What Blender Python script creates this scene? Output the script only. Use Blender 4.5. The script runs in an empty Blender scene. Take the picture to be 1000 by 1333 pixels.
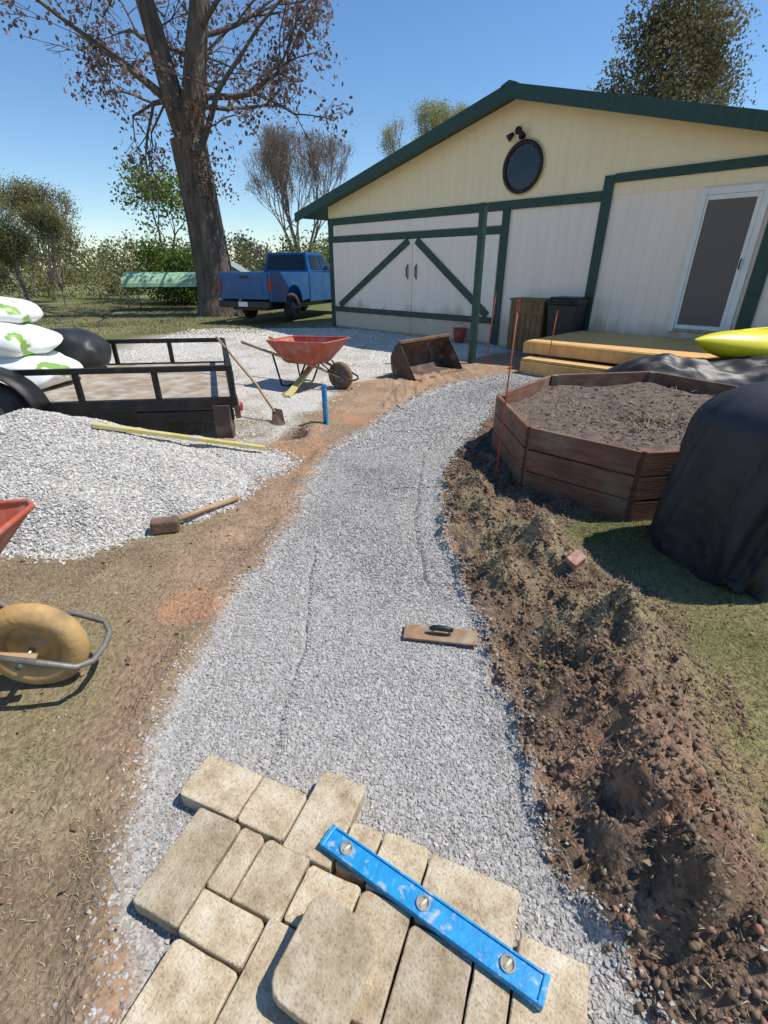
import bpy, math, random
import numpy as np
from mathutils import Vector, Matrix
random.seed(3); R=np.random.default_rng(7)
C=bpy.context.scene.collection
sc=bpy.context.scene
sc.view_settings.view_transform='Standard'; sc.view_settings.look='None'; sc.view_settings.exposure=0

# ------------------------------------------------------------ noise
def _h(i,j,s):
    n=(i*374761393+j*668265263+s*974711)&0x7fffffff
    n=((n^(n>>13))*1274126177)&0x7fffffff
    return ((n^(n>>16))&0xffff)/65535.0
def vn(x,y,s=0):
    xi=np.floor(x).astype(np.int64); yi=np.floor(y).astype(np.int64)
    fx=x-xi; fy=y-yi; fx=fx*fx*(3-2*fx); fy=fy*fy*(3-2*fy)
    a=_h(xi,yi,s);b=_h(xi+1,yi,s);c=_h(xi,yi+1,s);d=_h(xi+1,yi+1,s)
    return (a*(1-fx)+b*fx)*(1-fy)+(c*(1-fx)+d*fx)*fy
def fbm(x,y,sc_,o=4,s=0):
    t=0;a=.5;f=sc_
    for k in range(o):
        t=t+a*vn(x*f,y*f,s+k*17); a*=.5; f*=2.03
    return t/(1-.5**o)
def ss(a,b,x):
    t=np.clip((x-a)/(b-a),0,1); return t*t*(3-2*t)

# ------------------------------------------------------------ materials
def nodes(name):
    m=bpy.data.materials.new(name); m.use_nodes=True
    nt=m.node_tree; b=nt.nodes['Principled BSDF']; return m,nt,b
def ramp(nt,cs):
    r=nt.nodes.new('ShaderNodeValToRGB'); e=r.color_ramp.elements
    while len(e)<len(cs): e.new(.5)
    for k,(p,c) in enumerate(cs): e[k].position=p; e[k].color=(*c,1)
    return r
def pm(name,c1,c2=None,scale=8,rough=.7,bump=.0,bscale=None,metal=0,detail=6,lo=.35,hi=.65,stretch=None,dist=.01,spec=None,dirt=None):
    m,nt,b=nodes(name)
    if c2 is None: c2=tuple(v*.8 for v in c1)
    tc=nt.nodes.new('ShaderNodeTexCoord'); src=tc.outputs['Object']
    if stretch:
        mp=nt.nodes.new('ShaderNodeMapping'); mp.inputs['Scale'].default_value=stretch
        nt.links.new(src,mp.inputs[0]); src=mp.outputs[0]
    n=nt.nodes.new('ShaderNodeTexNoise'); n.inputs['Scale'].default_value=scale; n.inputs['Detail'].default_value=detail
    nt.links.new(src,n.inputs['Vector'])
    r=ramp(nt,[(lo,c1),(hi,c2)]); nt.links.new(n.outputs[0],r.inputs[0])
    out=r.outputs[0]
    if dirt:
        n3=nt.nodes.new('ShaderNodeTexNoise'); n3.inputs['Scale'].default_value=dirt[1]; n3.inputs['Detail'].default_value=8
        nt.links.new(tc.outputs['Object'],n3.inputs['Vector'])
        rr=ramp(nt,[(dirt[2],(0,0,0)),(dirt[3],(1,1,1))]); nt.links.new(n3.outputs[0],rr.inputs[0])
        mx=nt.nodes.new('ShaderNodeMix'); mx.data_type='RGBA'
        nt.links.new(rr.outputs[0],mx.inputs[0]); nt.links.new(out,mx.inputs[6]); mx.inputs[7].default_value=(*dirt[0],1)
        out=mx.outputs[2]
    nt.links.new(out,b.inputs['Base Color'])
    b.inputs['Roughness'].default_value=rough; b.inputs['Metallic'].default_value=metal
    if spec is not None: b.inputs['Specular IOR Level'].default_value=spec
    if bump>0:
        n2=nt.nodes.new('ShaderNodeTexNoise'); n2.inputs['Scale'].default_value=bscale or scale*4; n2.inputs['Detail'].default_value=6
        nt.links.new(src,n2.inputs['Vector'])
        bp=nt.nodes.new('ShaderNodeBump'); bp.inputs['Strength'].default_value=bump; bp.inputs['Distance'].default_value=dist
        nt.links.new(n2.outputs[0],bp.inputs['Height']); nt.links.new(bp.outputs[0],b.inputs['Normal'])
    return m
def attrmat(name,rough=.9,nscale=0,bump=0,bscale=60,dist=.01,spec=.2,trans=0):
    m,nt,b=nodes(name)
    a=nt.nodes.new('ShaderNodeAttribute'); a.attribute_name='Col'; out=a.outputs['Color']
    tc=nt.nodes.new('ShaderNodeTexCoord')
    if nscale:
        n=nt.nodes.new('ShaderNodeTexNoise'); n.inputs['Scale'].default_value=nscale; n.inputs['Detail'].default_value=6; n.inputs['Roughness'].default_value=.7
        nt.links.new(tc.outputs['Object'],n.inputs['Vector'])
        r=ramp(nt,[(.3,(.55,.55,.55)),(.7,(1.4,1.4,1.4))]); nt.links.new(n.outputs[0],r.inputs[0])
        mx=nt.nodes.new('ShaderNodeMix'); mx.data_type='RGBA'; mx.blend_type='MULTIPLY'; mx.inputs[0].default_value=1
        nt.links.new(out,mx.inputs[6]); nt.links.new(r.outputs[0],mx.inputs[7]); out=mx.outputs[2]
    nt.links.new(out,b.inputs['Base Color']); b.inputs['Roughness'].default_value=rough
    b.inputs['Specular IOR Level'].default_value=spec
    if bump:
        n2=nt.nodes.new('ShaderNodeTexNoise'); n2.inputs['Scale'].default_value=bscale; n2.inputs['Detail'].default_value=6
        nt.links.new(tc.outputs['Object'],n2.inputs['Vector'])
        bp=nt.nodes.new('ShaderNodeBump'); bp.inputs['Strength'].default_value=bump; bp.inputs['Distance'].default_value=dist
        nt.links.new(n2.outputs[0],bp.inputs['Height']); nt.links.new(bp.outputs[0],b.inputs['Normal'])
    if trans:
        t=nt.nodes.new('ShaderNodeBsdfTranslucent'); nt.links.new(out,t.inputs[0])
        d=nt.nodes.new('ShaderNodeBsdfDiffuse'); nt.links.new(out,d.inputs[0])
        ms=nt.nodes.new('ShaderNodeMixShader'); ms.inputs[0].default_value=trans
        nt.links.new(d.outputs[0],ms.inputs[1]); nt.links.new(t.outputs[0],ms.inputs[2])
        nt.links.new(ms.outputs[0],nt.nodes['Material Output'].inputs[0])
    return m
M={}
M['green']=pm('green_paint',(.010,.042,.030),(.017,.060,.042),12,.5,.2,60)
M['roof']=pm('roof_metal',(.02,.06,.045),(.03,.08,.06),5,.45)
M['black']=pm('black_plastic',(.012,.012,.014),(.025,.025,.027),8,.45,.2,40)
M['blackmetal']=pm('black_metal',(.018,.017,.017),(.06,.04,.03),9,.5,.3,60,metal=.3,lo=.5,hi=.8)
M['rubber']=pm('rubber',(.02,.02,.02),(.06,.055,.05),10,.85,.3,80)
M['steel']=pm('steel',(.35,.35,.35),(.2,.19,.18),20,.4,metal=.8)
M['blue']=pm('blue_paint',(.004,.075,.235),(.006,.095,.29),3,.28,dirt=((.07,.10,.12),3,.55,.8))
M['glass']=pm('dark_glass',(.01,.012,.015),(.02,.025,.03),2,.08)
M['redlight']=pm('red_lens',(.35,.01,.01),(.4,.02,.02),5,.3)
M['white']=pm('white_paint',(.82,.80,.76),(.75,.73,.69),5,.5)
M['levelblue']=pm('blue_level_paint',(.005,.22,.50),(.012,.30,.62),30,.45,.15,80,dirt=((.45,.48,.48),42,.57,.72))
M['vial']=pm('vial',(.55,.55,.35),(.6,.6,.5),20,.2)
M['redpaint']=pm('red_tray_paint',(.55,.11,.055),(.40,.08,.045),7,.55,.2,40,dirt=((.40,.28,.22),9,.52,.75))
M['tan']=pm('tan_tyre',(.55,.35,.14),(.44,.28,.11),10,.75,.3,60,dirt=((.20,.13,.08),8,.5,.75))
M['oldtyre']=pm('old_tyre',(.24,.15,.08),(.14,.09,.05),10,.8,.3,60)
M['grey']=pm('grey_tube',(.16,.155,.14),(.26,.24,.2),14,.55,.2,60,metal=.4)
M['rust']=pm('rust',(.13,.075,.05),(.06,.045,.035),7,.8,.5,40,dirt=((.3,.2,.13),5,.5,.7))
M['rustlight']=pm('rust_light',(.22,.13,.08),(.12,.075,.05),7,.8,.4,40)
M['planterwood']=pm('stained_boards',(.24,.11,.065),(.13,.06,.038),5,.75,.4,20,stretch=(1,1,6),dirt=((.25,.18,.12),4,.5,.75))
M['deckwood']=pm('new_pine',(.78,.47,.17),(.64,.37,.13),4,.65,.3,30,stretch=(1,6,1))
M['oldwood']=pm('old_box_wood',(.26,.16,.06),(.16,.09,.035),6,.75,.4,30,stretch=(5,5,1))
M['handle']=pm('ash_handle',(.45,.30,.16),(.35,.22,.11),8,.6)
M['yellow']=pm('yellow_paint',(.66,.55,.16),(.52,.43,.14),14,.5,dirt=((.5,.46,.36),10,.5,.7))
M['kayak']=pm('yellow_kayak_plastic',(.78,.68,.02),(.70,.6,.02),5,.35)
M['orange']=pm('orange_stake',(.45,.10,.04),(.33,.07,.03),9,.6)
M['cover']=pm('black_vinyl_cover',(.014,.015,.018),(.026,.027,.032),4,.55,.5,7,dist=.02,dirt=((.06,.055,.05),5,.58,.8))
M['tarp']=pm('black_tarp',(.014,.014,.016),(.03,.03,.032),5,.5,.4,5,dist=.02)
M['greytarp']=pm('grey_tarp',(.20,.22,.25),(.30,.31,.33),5,.5,.4,5,dist=.02)
M['bag']=pm('bag_plastic',(.82,.83,.79),(.74,.76,.71),3,.4,.4,7,dist=.03,dirt=((.22,.40,.07),2.6,.56,.575),detail=3)
M['floatwood']=pm('float_wood',(.34,.20,.11),(.23,.13,.07),14,.7,.3,60,dirt=((.4,.34,.27),12,.5,.8))
M['brick']=pm('brick',(.42,.14,.09),(.5,.35,.28),30,.85,.5,90)
M['soil']=pm('planting_soil',(.10,.072,.055),(.20,.15,.115),16,.95,.9,60,dist=.03)
M['bark']=pm('bark',(.19,.145,.11),(.085,.063,.048),3,.95,.9,7,stretch=(2.5,2.5,.5),dist=.12)
M['barkgrey']=pm('bark_grey',(.28,.235,.20),(.19,.155,.135),5,.95)
M['canopy']=pm('green_canopy',(.28,.46,.27),(.36,.54,.34),2,.5)
M['siding_grey']=pm('grey_siding',(.2,.22,.23),(.28,.3,.3),2,.8)
M['mesh_floor']=pm('trailer_floor',(.27,.20,.135),(.40,.32,.23),6,.85,.5,40,dirt=((.45,.42,.37),5,.48,.65))
M['leaf']=attrmat('leaf',.6,trans=.3)
M['stone']=attrmat('crushed_stone',.85)
M['blade']=attrmat('grass_blade',.8)
M['ground']=attrmat('ground_surface',.95,nscale=38,bump=.8,bscale=60,dist=.025)

def siding(name,c1,c2):
    m,nt,b=nodes(name)
    tc=nt.nodes.new('ShaderNodeTexCoord')
    mp=nt.nodes.new('ShaderNodeMapping'); mp.inputs['Scale'].default_value=(1,1,.25); nt.links.new(tc.outputs['Object'],mp.inputs[0])
    n=nt.nodes.new('ShaderNodeTexNoise'); n.inputs['Scale'].default_value=3; n.inputs['Detail'].default_value=7; nt.links.new(mp.outputs[0],n.inputs[0])
    r=ramp(nt,[(.3,c1),(.7,c2)]); nt.links.new(n.outputs[0],r.inputs[0])
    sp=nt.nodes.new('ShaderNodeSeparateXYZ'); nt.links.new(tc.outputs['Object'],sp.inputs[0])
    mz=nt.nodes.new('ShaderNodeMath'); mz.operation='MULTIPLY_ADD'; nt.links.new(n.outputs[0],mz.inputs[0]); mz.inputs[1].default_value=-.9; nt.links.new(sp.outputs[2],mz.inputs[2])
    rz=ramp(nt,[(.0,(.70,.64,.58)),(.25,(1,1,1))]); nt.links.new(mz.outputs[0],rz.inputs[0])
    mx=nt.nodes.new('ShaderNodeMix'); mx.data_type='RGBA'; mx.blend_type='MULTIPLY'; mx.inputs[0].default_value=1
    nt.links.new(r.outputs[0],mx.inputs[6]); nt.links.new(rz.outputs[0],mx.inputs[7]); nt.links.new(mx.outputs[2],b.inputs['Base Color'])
    mu=nt.nodes.new('ShaderNodeMath'); mu.operation='MULTIPLY'; mu.inputs[1].default_value=1/.203; nt.links.new(sp.outputs[0],mu.inputs[0])
    fr=nt.nodes.new('ShaderNodeMath'); fr.operation='FRACT'; nt.links.new(mu.outputs[0],fr.inputs[0])
    r2=ramp(nt,[(0,(0,0,0)),(.06,(1,1,1))]); nt.links.new(fr.outputs[0],r2.inputs[0])
    bp=nt.nodes.new('ShaderNodeBump'); bp.inputs['Strength'].default_value=.6; bp.inputs['Distance'].default_value=.008
    nt.links.new(r2.outputs[0],bp.inputs['Height']); nt.links.new(bp.outputs[0],b.inputs['Normal'])
    b.inputs['Roughness'].default_value=.6
    return m
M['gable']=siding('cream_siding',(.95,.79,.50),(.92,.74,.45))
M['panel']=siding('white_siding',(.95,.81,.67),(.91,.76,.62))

def pavermat():
    m,nt,b=nodes('tumbled_paver')
    tc=nt.nodes.new('ShaderNodeTexCoord'); oi=nt.nodes.new('ShaderNodeObjectInfo')
    n=nt.nodes.new('ShaderNodeTexNoise'); n.inputs['Scale'].default_value=13; n.inputs['Detail'].default_value=9; n.inputs['Roughness'].default_value=.72
    ad=nt.nodes.new('ShaderNodeVectorMath'); ad.operation='ADD'; nt.links.new(tc.outputs['Object'],ad.inputs[0])
    mm=nt.nodes.new('ShaderNodeMath'); mm.operation='MULTIPLY'; mm.inputs[1].default_value=40; nt.links.new(oi.outputs['Random'],mm.inputs[0])
    nt.links.new(mm.outputs[0],ad.inputs[1]); nt.links.new(ad.outputs[0],n.inputs['Vector'])
    r=ramp(nt,[(.30,(.28,.205,.13)),(.45,(.44,.345,.225)),(.54,(.53,.435,.30)),(.70,(.62,.55,.43))]); nt.links.new(n.outputs[0],r.inputs[0])
    n2=nt.nodes.new('ShaderNodeTexNoise'); n2.inputs['Scale'].default_value=150; n2.inputs['Detail'].default_value=5; nt.links.new(ad.outputs[0],n2.inputs['Vector'])
    r2=ramp(nt,[(.3,(.66,.64,.60)),(.45,(1,1,1)),(.7,(1.1,1.09,1.08))]); nt.links.new(n2.outputs[0],r2.inputs[0])
    mx=nt.nodes.new('ShaderNodeMix'); mx.data_type='RGBA'; mx.blend_type='MULTIPLY'; mx.inputs[0].default_value=1
    nt.links.new(r.outputs[0],mx.inputs[6]); nt.links.new(r2.outputs[0],mx.inputs[7])
    hs=nt.nodes.new('ShaderNodeHueSaturation'); nt.links.new(mx.outputs[2],hs.inputs['Color'])
    mr=nt.nodes.new('ShaderNodeMapRange'); mr.inputs[3].default_value=.80; mr.inputs[4].default_value=1.12; nt.links.new(oi.outputs['Random'],mr.inputs[0]); nt.links.new(mr.outputs[0],hs.inputs['Value'])
    nt.links.new(hs.outputs[0],b.inputs['Base Color']); b.inputs['Roughness'].default_value=.85
    bp=nt.nodes.new('ShaderNodeBump'); bp.inputs['Strength'].default_value=.8; bp.inputs['Distance'].default_value=.005
    ma=nt.nodes.new('ShaderNodeMath'); nt.links.new(n.outputs[0],ma.inputs[0]); nt.links.new(n2.outputs[0],ma.inputs[1])
    nt.links.new(ma.outputs[0],bp.inputs['Height']); nt.links.new(bp.outputs[0],b.inputs['Normal'])
    return m
M['paver']=pavermat()

# ------------------------------------------------------------ mesh helpers
def link(o,parent=None):
    C.objects.link(o)
    if parent: o.parent=parent
    return o
def empty(name,loc=(0,0,0),rz=0):
    e=bpy.data.objects.new(name,None); e.location=loc; e.rotation_euler=(0,0,rz); e.empty_display_size=.1
    return link(e)
def mk(name,v,f,mat,parent=None,smooth=False,bevel=0,loc=None,rot=None):
    me=bpy.data.meshes.new(name); me.from_pydata([tuple(float(c) for c in p) for p in v],[],f); me.update()
    me.materials.append(M[mat] if isinstance(mat,str) else mat)
    if smooth: me.polygons.foreach_set('use_smooth',[True]*len(me.polygons))
    o=bpy.data.objects.new(name,me); link(o,parent)
    if loc: o.location=loc
    if rot: o.rotation_euler=rot
    if bevel:
        b=o.modifiers.new('b','BEVEL'); b.width=bevel; b.segments=2; b.limit_method='ANGLE'
    return o
def box(name,a,b,mat,parent=None,bevel=.004,**k):
    x0,y0,z0=a;x1,y1,z1=b
    v=[(x0,y0,z0),(x1,y0,z0),(x1,y1,z0),(x0,y1,z0),(x0,y0,z1),(x1,y0,z1),(x1,y1,z1),(x0,y1,z1)]
    f=[(0,3,2,1),(4,5,6,7),(0,1,5,4),(1,2,6,5),(2,3,7,6),(3,0,4,7)]
    return mk(name,v,f,mat,parent,bevel=bevel,**k)
def beam(name,p,q,w,h,mat,parent=None,bevel=.004,up=(0,0,1)):
    p=Vector(p);q=Vector(q);d=(q-p);L=d.length;d.normalize()
    u=Vector(up)
    s=d.cross(u)
    if s.length<1e-3: s=d.cross(Vector((0,1,0)))
    s.normalize(); u=s.cross(d)
    v=[]
    for t in (0,L):
        for (a,b) in ((-1,-1),(1,-1),(1,1),(-1,1)):
            v.append(p+d*t+s*(a*w/2)+u*(b*h/2))
    f=[(0,1,2,3),(7,6,5,4),(0,4,5,1),(1,5,6,2),(2,6,7,3),(3,7,4,0)]
    return mk(name,v,f,mat,parent,bevel=bevel)
def tube(name,pts,r,mat,parent=None,n=10,closed=False,radii=None):
    pts=[Vector(p) for p in pts]; v=[];f=[];N=len(pts); prev=None
    for i,p in enumerate(pts):
        a=pts[(i-1)%N] if (closed or i>0) else p; b=pts[(i+1)%N] if (closed or i<N-1) else p
        d=(b-a).normalized()
        if prev is None:
            s=d.cross(Vector((0,0,1)))
            if s.length<.05: s=d.cross(Vector((0,1,0)))
        else: s=prev-d*prev.dot(d)
        s.normalize(); prev=s; u=d.cross(s); rr=radii[i] if radii else r
        for k in range(n):
            an=2*math.pi*k/n; v.append(p+s*(rr*math.cos(an))+u*(rr*math.sin(an)))
    for i in range(N if closed else N-1):
        j=(i+1)%N
        for k in range(n):
            f.append((i*n+k,i*n+(k+1)%n,j*n+(k+1)%n,j*n+k))
    if not closed:
        f.append(tuple(reversed(range(n)))); f.append(tuple((N-1)*n+k for k in range(n)))
    return mk(name,v,f,mat,parent,smooth=True)
def lathe(name,prof,mat,parent=None,n=32,loc=(0,0,0),rot=(0,0,0),smooth=True):
    v=[];f=[];P=len(prof)
    for k in range(n):
        a=2*math.pi*k/n
        for (r,z) in prof: v.append((r*math.cos(a),r*math.sin(a),z))
    for k in range(n):
        j=(k+1)%n
        for i in range(P-1): f.append((k*P+i,j*P+i,j*P+i+1,k*P+i+1))
    return mk(name,v,f,mat,parent,smooth=smooth,loc=loc,rot=rot)
def extr(name,prof,y0,y1,mat,parent=None,bevel=.01,**k):
    n=len(prof); v=[(x,y0,z) for x,z in prof]+[(x,y1,z) for x,z in prof]
    f=[tuple(range(n)),tuple(reversed(range(n,2*n)))]+[(i,i+n,(i+1)%n+n,(i+1)%n) for i in range(n)]
    o=mk(name,v,f,mat,parent,bevel=bevel,**k)
    import bmesh
    bm=bmesh.new(); bm.from_mesh(o.data); bmesh.ops.recalc_face_normals(bm,faces=bm.faces); bm.to_mesh(o.data); bm.free()
    return o
def bigmesh(name,V,F,mat,col=None,parent=None,smooth=False):
    me=bpy.data.meshes.new(name); k=F.shape[1]
    me.vertices.add(len(V)); me.vertices.foreach_set('co',V.astype(np.float32).ravel())
    me.loops.add(F.size); me.loops.foreach_set('vertex_index',F.astype(np.int32).ravel())
    me.polygons.add(len(F)); me.polygons.foreach_set('loop_start',np.arange(0,F.size,k,dtype=np.int32))
    me.polygons.foreach_set('loop_total',np.full(len(F),k,dtype=np.int32))
    me.polygons.foreach_set('use_smooth',np.full(len(F),smooth))
    me.update(calc_edges=True); me.validate()
    if col is not None:
        a=me.attributes.new('Col','FLOAT_COLOR','POINT')
        a.data.foreach_set('color',np.c_[col,np.ones(len(col))].astype(np.float32).ravel())
    me.materials.append(M[mat] if isinstance(mat,str) else mat)
    o=bpy.data.objects.new(name,me); link(o,parent); return o
def stones(name,P,size,col,mat='stone',parent=None,flat=.7,jit=.22):
    N=len(P); base=np.array([[1,0,0],[0,1,0],[-1,0,0],[0,-1,0],[0,0,1],[0,0,-1]],float)
    off=base[None]*R.uniform(.65,1.25,(N,6,1))+R.normal(0,jit,(N,6,3))
    q=R.normal(size=(N,4)); q/=np.linalg.norm(q,axis=1)[:,None]
    w,x,y,z=q.T
    Rm=np.stack([1-2*(y*y+z*z),2*(x*y-z*w),2*(x*z+y*w),2*(x*y+z*w),1-2*(x*x+z*z),2*(y*z-x*w),2*(x*z-y*w),2*(y*z+x*w),1-2*(x*x+y*y)],1).reshape(N,3,3)
    off=np.einsum('nij,nkj->nki',Rm,off)*size[:,None,None]*.5; off[:,:,2]*=flat
    V=(P[:,None]+off).reshape(-1,3)
    T=np.array([[0,1,4],[1,2,4],[2,3,4],[3,0,4],[1,0,5],[2,1,5],[3,2,5],[0,3,5]])
    F=(np.arange(N)[:,None,None]*6+T[None]).reshape(-1,3)
    return bigmesh(name,V,F,mat,np.repeat(col,6,0),parent,smooth=(jit<.2))
def quads(name,P,size,col,mat='leaf',parent=None,aspect=.6,flat=0):
    N=len(P); a=R.normal(size=(N,3)); 
    if flat: a[:,2]*=flat
    a/=np.linalg.norm(a,axis=1)[:,None]
    b=R.normal(size=(N,3)); 
    if flat: b[:,2]*=flat
    b-=a*(a*b).sum(1)[:,None]; b/=np.linalg.norm(b,axis=1)[:,None]
    a*=size[:,None]*.5; b*=size[:,None]*.5*aspect
    V=np.stack([P-a,P+b,P+a,P-b],1).reshape(-1,3)
    F=np.arange(4*N).reshape(N,4)
    return bigmesh(name,V,F,mat,np.repeat(col,4,0),parent)
def blades(name,P,L,W,col,lean=1.0,parent=None):
    N=len(P); an=R.uniform(0,6.283,N); d=np.stack([np.cos(an),np.sin(an),0*an],1)
    pr=np.stack([-np.sin(an),np.cos(an),0*an],1)*W[:,None]
    ln=R.uniform(.2,1,N)*lean
    tip=P+d*(L*ln)[:,None]+np.array([0,0,1])*(L*R.uniform(.12,.6,N))[:,None]
    V=np.stack([P-pr,P+pr,tip],1).reshape(-1,3)
    return bigmesh(name,V,np.arange(3*N).reshape(N,3),'blade',np.repeat(col,3,0),parent)
def mixc(a,b,t): return np.asarray(a)[None]*(1-t[:,None])+np.asarray(b)[None]*t[:,None]

# ------------------------------------------------------------ terrain
pL=np.array([(-0.57,0.44),(-0.68,0.71),(-0.71,0.85),(-0.77,1.14),(-0.79,1.46),(-0.76,1.92),(-0.66,2.42),(-0.56,2.81),(-0.58,3.3),(-0.49,4.15),(-0.16,4.85),(0.29,5.97),(1.01,7.09),(1.83,7.77),(2.9,8.1)])
pR=np.array([(0.56,0.44),(0.53,0.58),(0.44,0.79),(0.47,1.05),(0.46,1.38),(0.41,1.86),(0.42,2.18),(0.37,2.7),(0.47,3.6),(0.63,4.15),(1.0,4.85),(1.62,6.4),(2.75,7.6),(2.95,8.1)])
dL=np.array([(-0.80,-1),(-0.72,0.44),(-0.77,0.81),(-0.95,1.2),(-1.18,1.86),(-1.22,2.42),(-1.05,3.3),(-0.95,3.95),(-1.0,4.85),(-0.5,7.09),(1.0,9.05),(3,10.4)])
dR=np.array([(.9,-1),(.855,.44),(.99,.63),(1.1,.92),(1.28,1.38),(1.34,1.86),(1.2,2.15),(1.05,2.6),(1.3,3.0),(9,3.2)])
def xl(y): return np.interp(y,pL[:,1],pL[:,0])
def xr(y): return np.interp(y,pR[:,1],pR[:,0])
def edge(x,y): return (fbm(x,y,7,4,5)-.5)*.13
def path_in(x,y):
    e=edge(x,y)
    d=np.minimum(x-xl(y)+e,xr(y)-x+e)
    d=np.where(y>8.1,-1,d)
    return d
MO=[(.86,2.35,.19,.22,.21),(.99,1.62,.20,.22,.27),(.82,1.25,.17,.16,.18),(.84,.9,.18,.18,.20),(.80,.62,.16,.15,.15),(.66,2.8,.11,.18,.12),(.62,2.12,.09,.12,.08),(.70,3.3,.1,.2,.09),(.9,.3,.2,.2,.1),(-.95,1.0,.2,.4,.02)]
def groove(x,y,pts,w):
    xx=np.interp(y,[p[1] for p in pts],[p[0] for p in pts]); m=(y>pts[0][1])&(y<pts[-1][1]); return m*np.exp(-((x-xx+(fbm(x,y,6,2,4)-.5)*.02)/w)**2)
def H(x,y):
    near=ss(40,9,np.hypot(x,y))
    z=(fbm(x,y,1.2,3,2)-.5)*.03*near
    d=path_in(x,y); w=ss(.04,-.03,d)
    z=z*w
    z=z+w*.018*ss(9,7,y)
    mo=0
    for (a,b,s1,s2,h) in MO: mo=mo+h*np.exp(-((x-a)/s1)**2-((y-b)/s2)**2)
    right=(x>0)*w
    z=z+mo*w*(.35+1.4*fbm(x,y,8,5,9))
    dr=ss(.05,-.1,x-np.interp(y,dR[:,1],dR[:,0]))*right*ss(9,6,y)
    lump=np.abs(2*fbm(x,y,9,4,13)-1)
    z=z+dr*((fbm(x,y,11,5,11)-.42)*.13+(.22-lump)*.07)
    z=z-.13*np.exp(-(((x+.93)/.14)**2+((y-4.67)/.13)**2)**2)
    z=z+.05*np.exp(-(((x+.72)/.15)**2+((y-4.9)/.2)**2))
    z=z+(x<0)*w*.025*np.exp(-((x-xl(y)+.08)/.07)**2)*ss(6,4,y)*(.3+1.4*fbm(x,y,9,3,19))
    z=z+.25*ss(17,30,y)*ss(2,-6,x)
    z=z+(1-w)*((fbm(x,y,2.6,3,33)-.5)*.026-.013*groove(x,y,[(-.40,1.0),(-.36,1.6),(-.42,2.5)],.012)-.014*groove(x,y,[(.22,2.1),(.2,2.8),(.36,4.2)],.016))*ss(.95,1.05,y+0*x)
    return z
def colour(x,y):
    n1=fbm(x,y,3,4,21); n2=fbm(x,y,22,3,31); n3=fbm(x,y,.7,3,41)
    grass=mixc((.23,.165,.105),(.37,.28,.18),ss(.3,.7,n1)); gm=ss(.52,.68,n3*.5+n1*.5)[:,None]*.5; grass=grass*(1-gm)+np.array([(.17,.155,.07)])*gm
    dirtl=mixc((.42,.28,.185),(.30,.205,.135),ss(.35,.65,n1)); red=ss(.56,.68,fbm(x,y,2.1,3,77))
    dirtl=dirtl*(1-red[:,None]*.6)+np.array([(.46,.24,.13)])*red[:,None]*.6
    st=ss(.5,.6,fbm(x,y,6,4,44))[:,None]*.5; dirtl=dirtl*(1-st)+grass*st
    dirtr=mixc((.10,.066,.045),(.25,.175,.12),ss(.3,.7,n1*.5+n2*.5))
    rg=mixc((.11,.12,.035),(.25,.215,.095),ss(.35,.65,n1))
    gr=mixc((.37,.36,.345),(.47,.455,.44),n2)
    lot=mixc((.56,.53,.49),(.44,.39,.33),ss(.45,.7,n1))
    lawn=mixc((.13,.15,.05),(.24,.22,.10),ss(.35,.65,fbm(x,y,.5,4,51)))
    c=grass.copy()
    def put(c,v,m): return c*(1-m[:,None])+v*m[:,None]
    ldx=x-np.interp(y,dL[:,1],dL[:,0])+(n1-.5)*.45
    ml=ss(-.2,.3,y-4.4+(n1-.5)*.8)*ss(15.5,14,y+(x+1)*.2+(n1-.5)*1)*ss(-6.5,-5,x+(n1-.5))
    c=put(c,lot,ml)
    far=ss(13.2,14.6,y-(x+2)*.15)*ss(-1,-2.5,x+0*y)+ss(-5.2,-6.6,x)*ss(7,9,y); c=put(c,lawn,np.clip(far+ss(16,18,y),0,1))
    md=ss(-.12,.12,ldx)*ss(10.6,9.6,y-(x>1)*.3)
    c=put(c,dirtl,md)
    mr=ss(.0,.02,x-xr(y))*ss(9.5,7.5,y); c=put(c,dirtr,mr)
    mrg=ss(-.08,.08,x-np.interp(y,dR[:,1],dR[:,0])+(n1-.5)*.3)*(x>.3); c=put(c,rg,mrg)
    mo=0
    for (a,b,s1,s2,h) in MO[:2]+MO[5:8]: mo=mo+np.exp(-((x-a)/s1/1.2)**2-((y-b)/s2/1.2)**2)
    sod=np.clip(mo*1.3,0,1)*ss(.35,.5,n2)*mr; c=put(c,mixc((.22,.185,.095),(.35,.28,.165),n2),sod*.85)
    cy=ss(.5,.62,fbm(x,y,5,3,91))*ss(1.5,1.0,y)*mr; c=put(c,np.array([(.35,.19,.125)]),cy*.4)
    hole=np.exp(-(((x+.93)/.13)**2+((y-4.67)/.12)**2)**2); c=put(c,np.array([(.05,.03,.02)]),hole)
    mp=ss(-.03,.01,path_in(x,y)); c=put(c,gr,mp)
    return c
def axis(lo,hi,step,far,g=1.12):
    a=list(np.arange(lo,hi,step)); s=step; v=a[-1]
    while v<far: s*=g; v+=s; a.append(v)
    s=step; v=lo; b=[]
    while v>-far*0.9: s*=g; v-=s; b.append(v)
    return np.array(b[::-1]+a)
xs=axis(-2.6,2.2,.018,700); ys=axis(.35,3.6,.018,900,1.035)
ys=ys[(ys>-60)]
X,Y=np.meshgrid(xs,ys); x=X.ravel();y=Y.ravel()
V=np.c_[x,y,H(x,y)]
nx=len(xs);ny=len(ys)
i=np.arange(ny-1)[:,None]*nx+np.arange(nx-1)[None]; i=i.ravel()
F=np.c_[i,i+1,i+nx+1,i+nx]
bigmesh('ground',V,F,'ground',colour(x,y),smooth=True)

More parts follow.
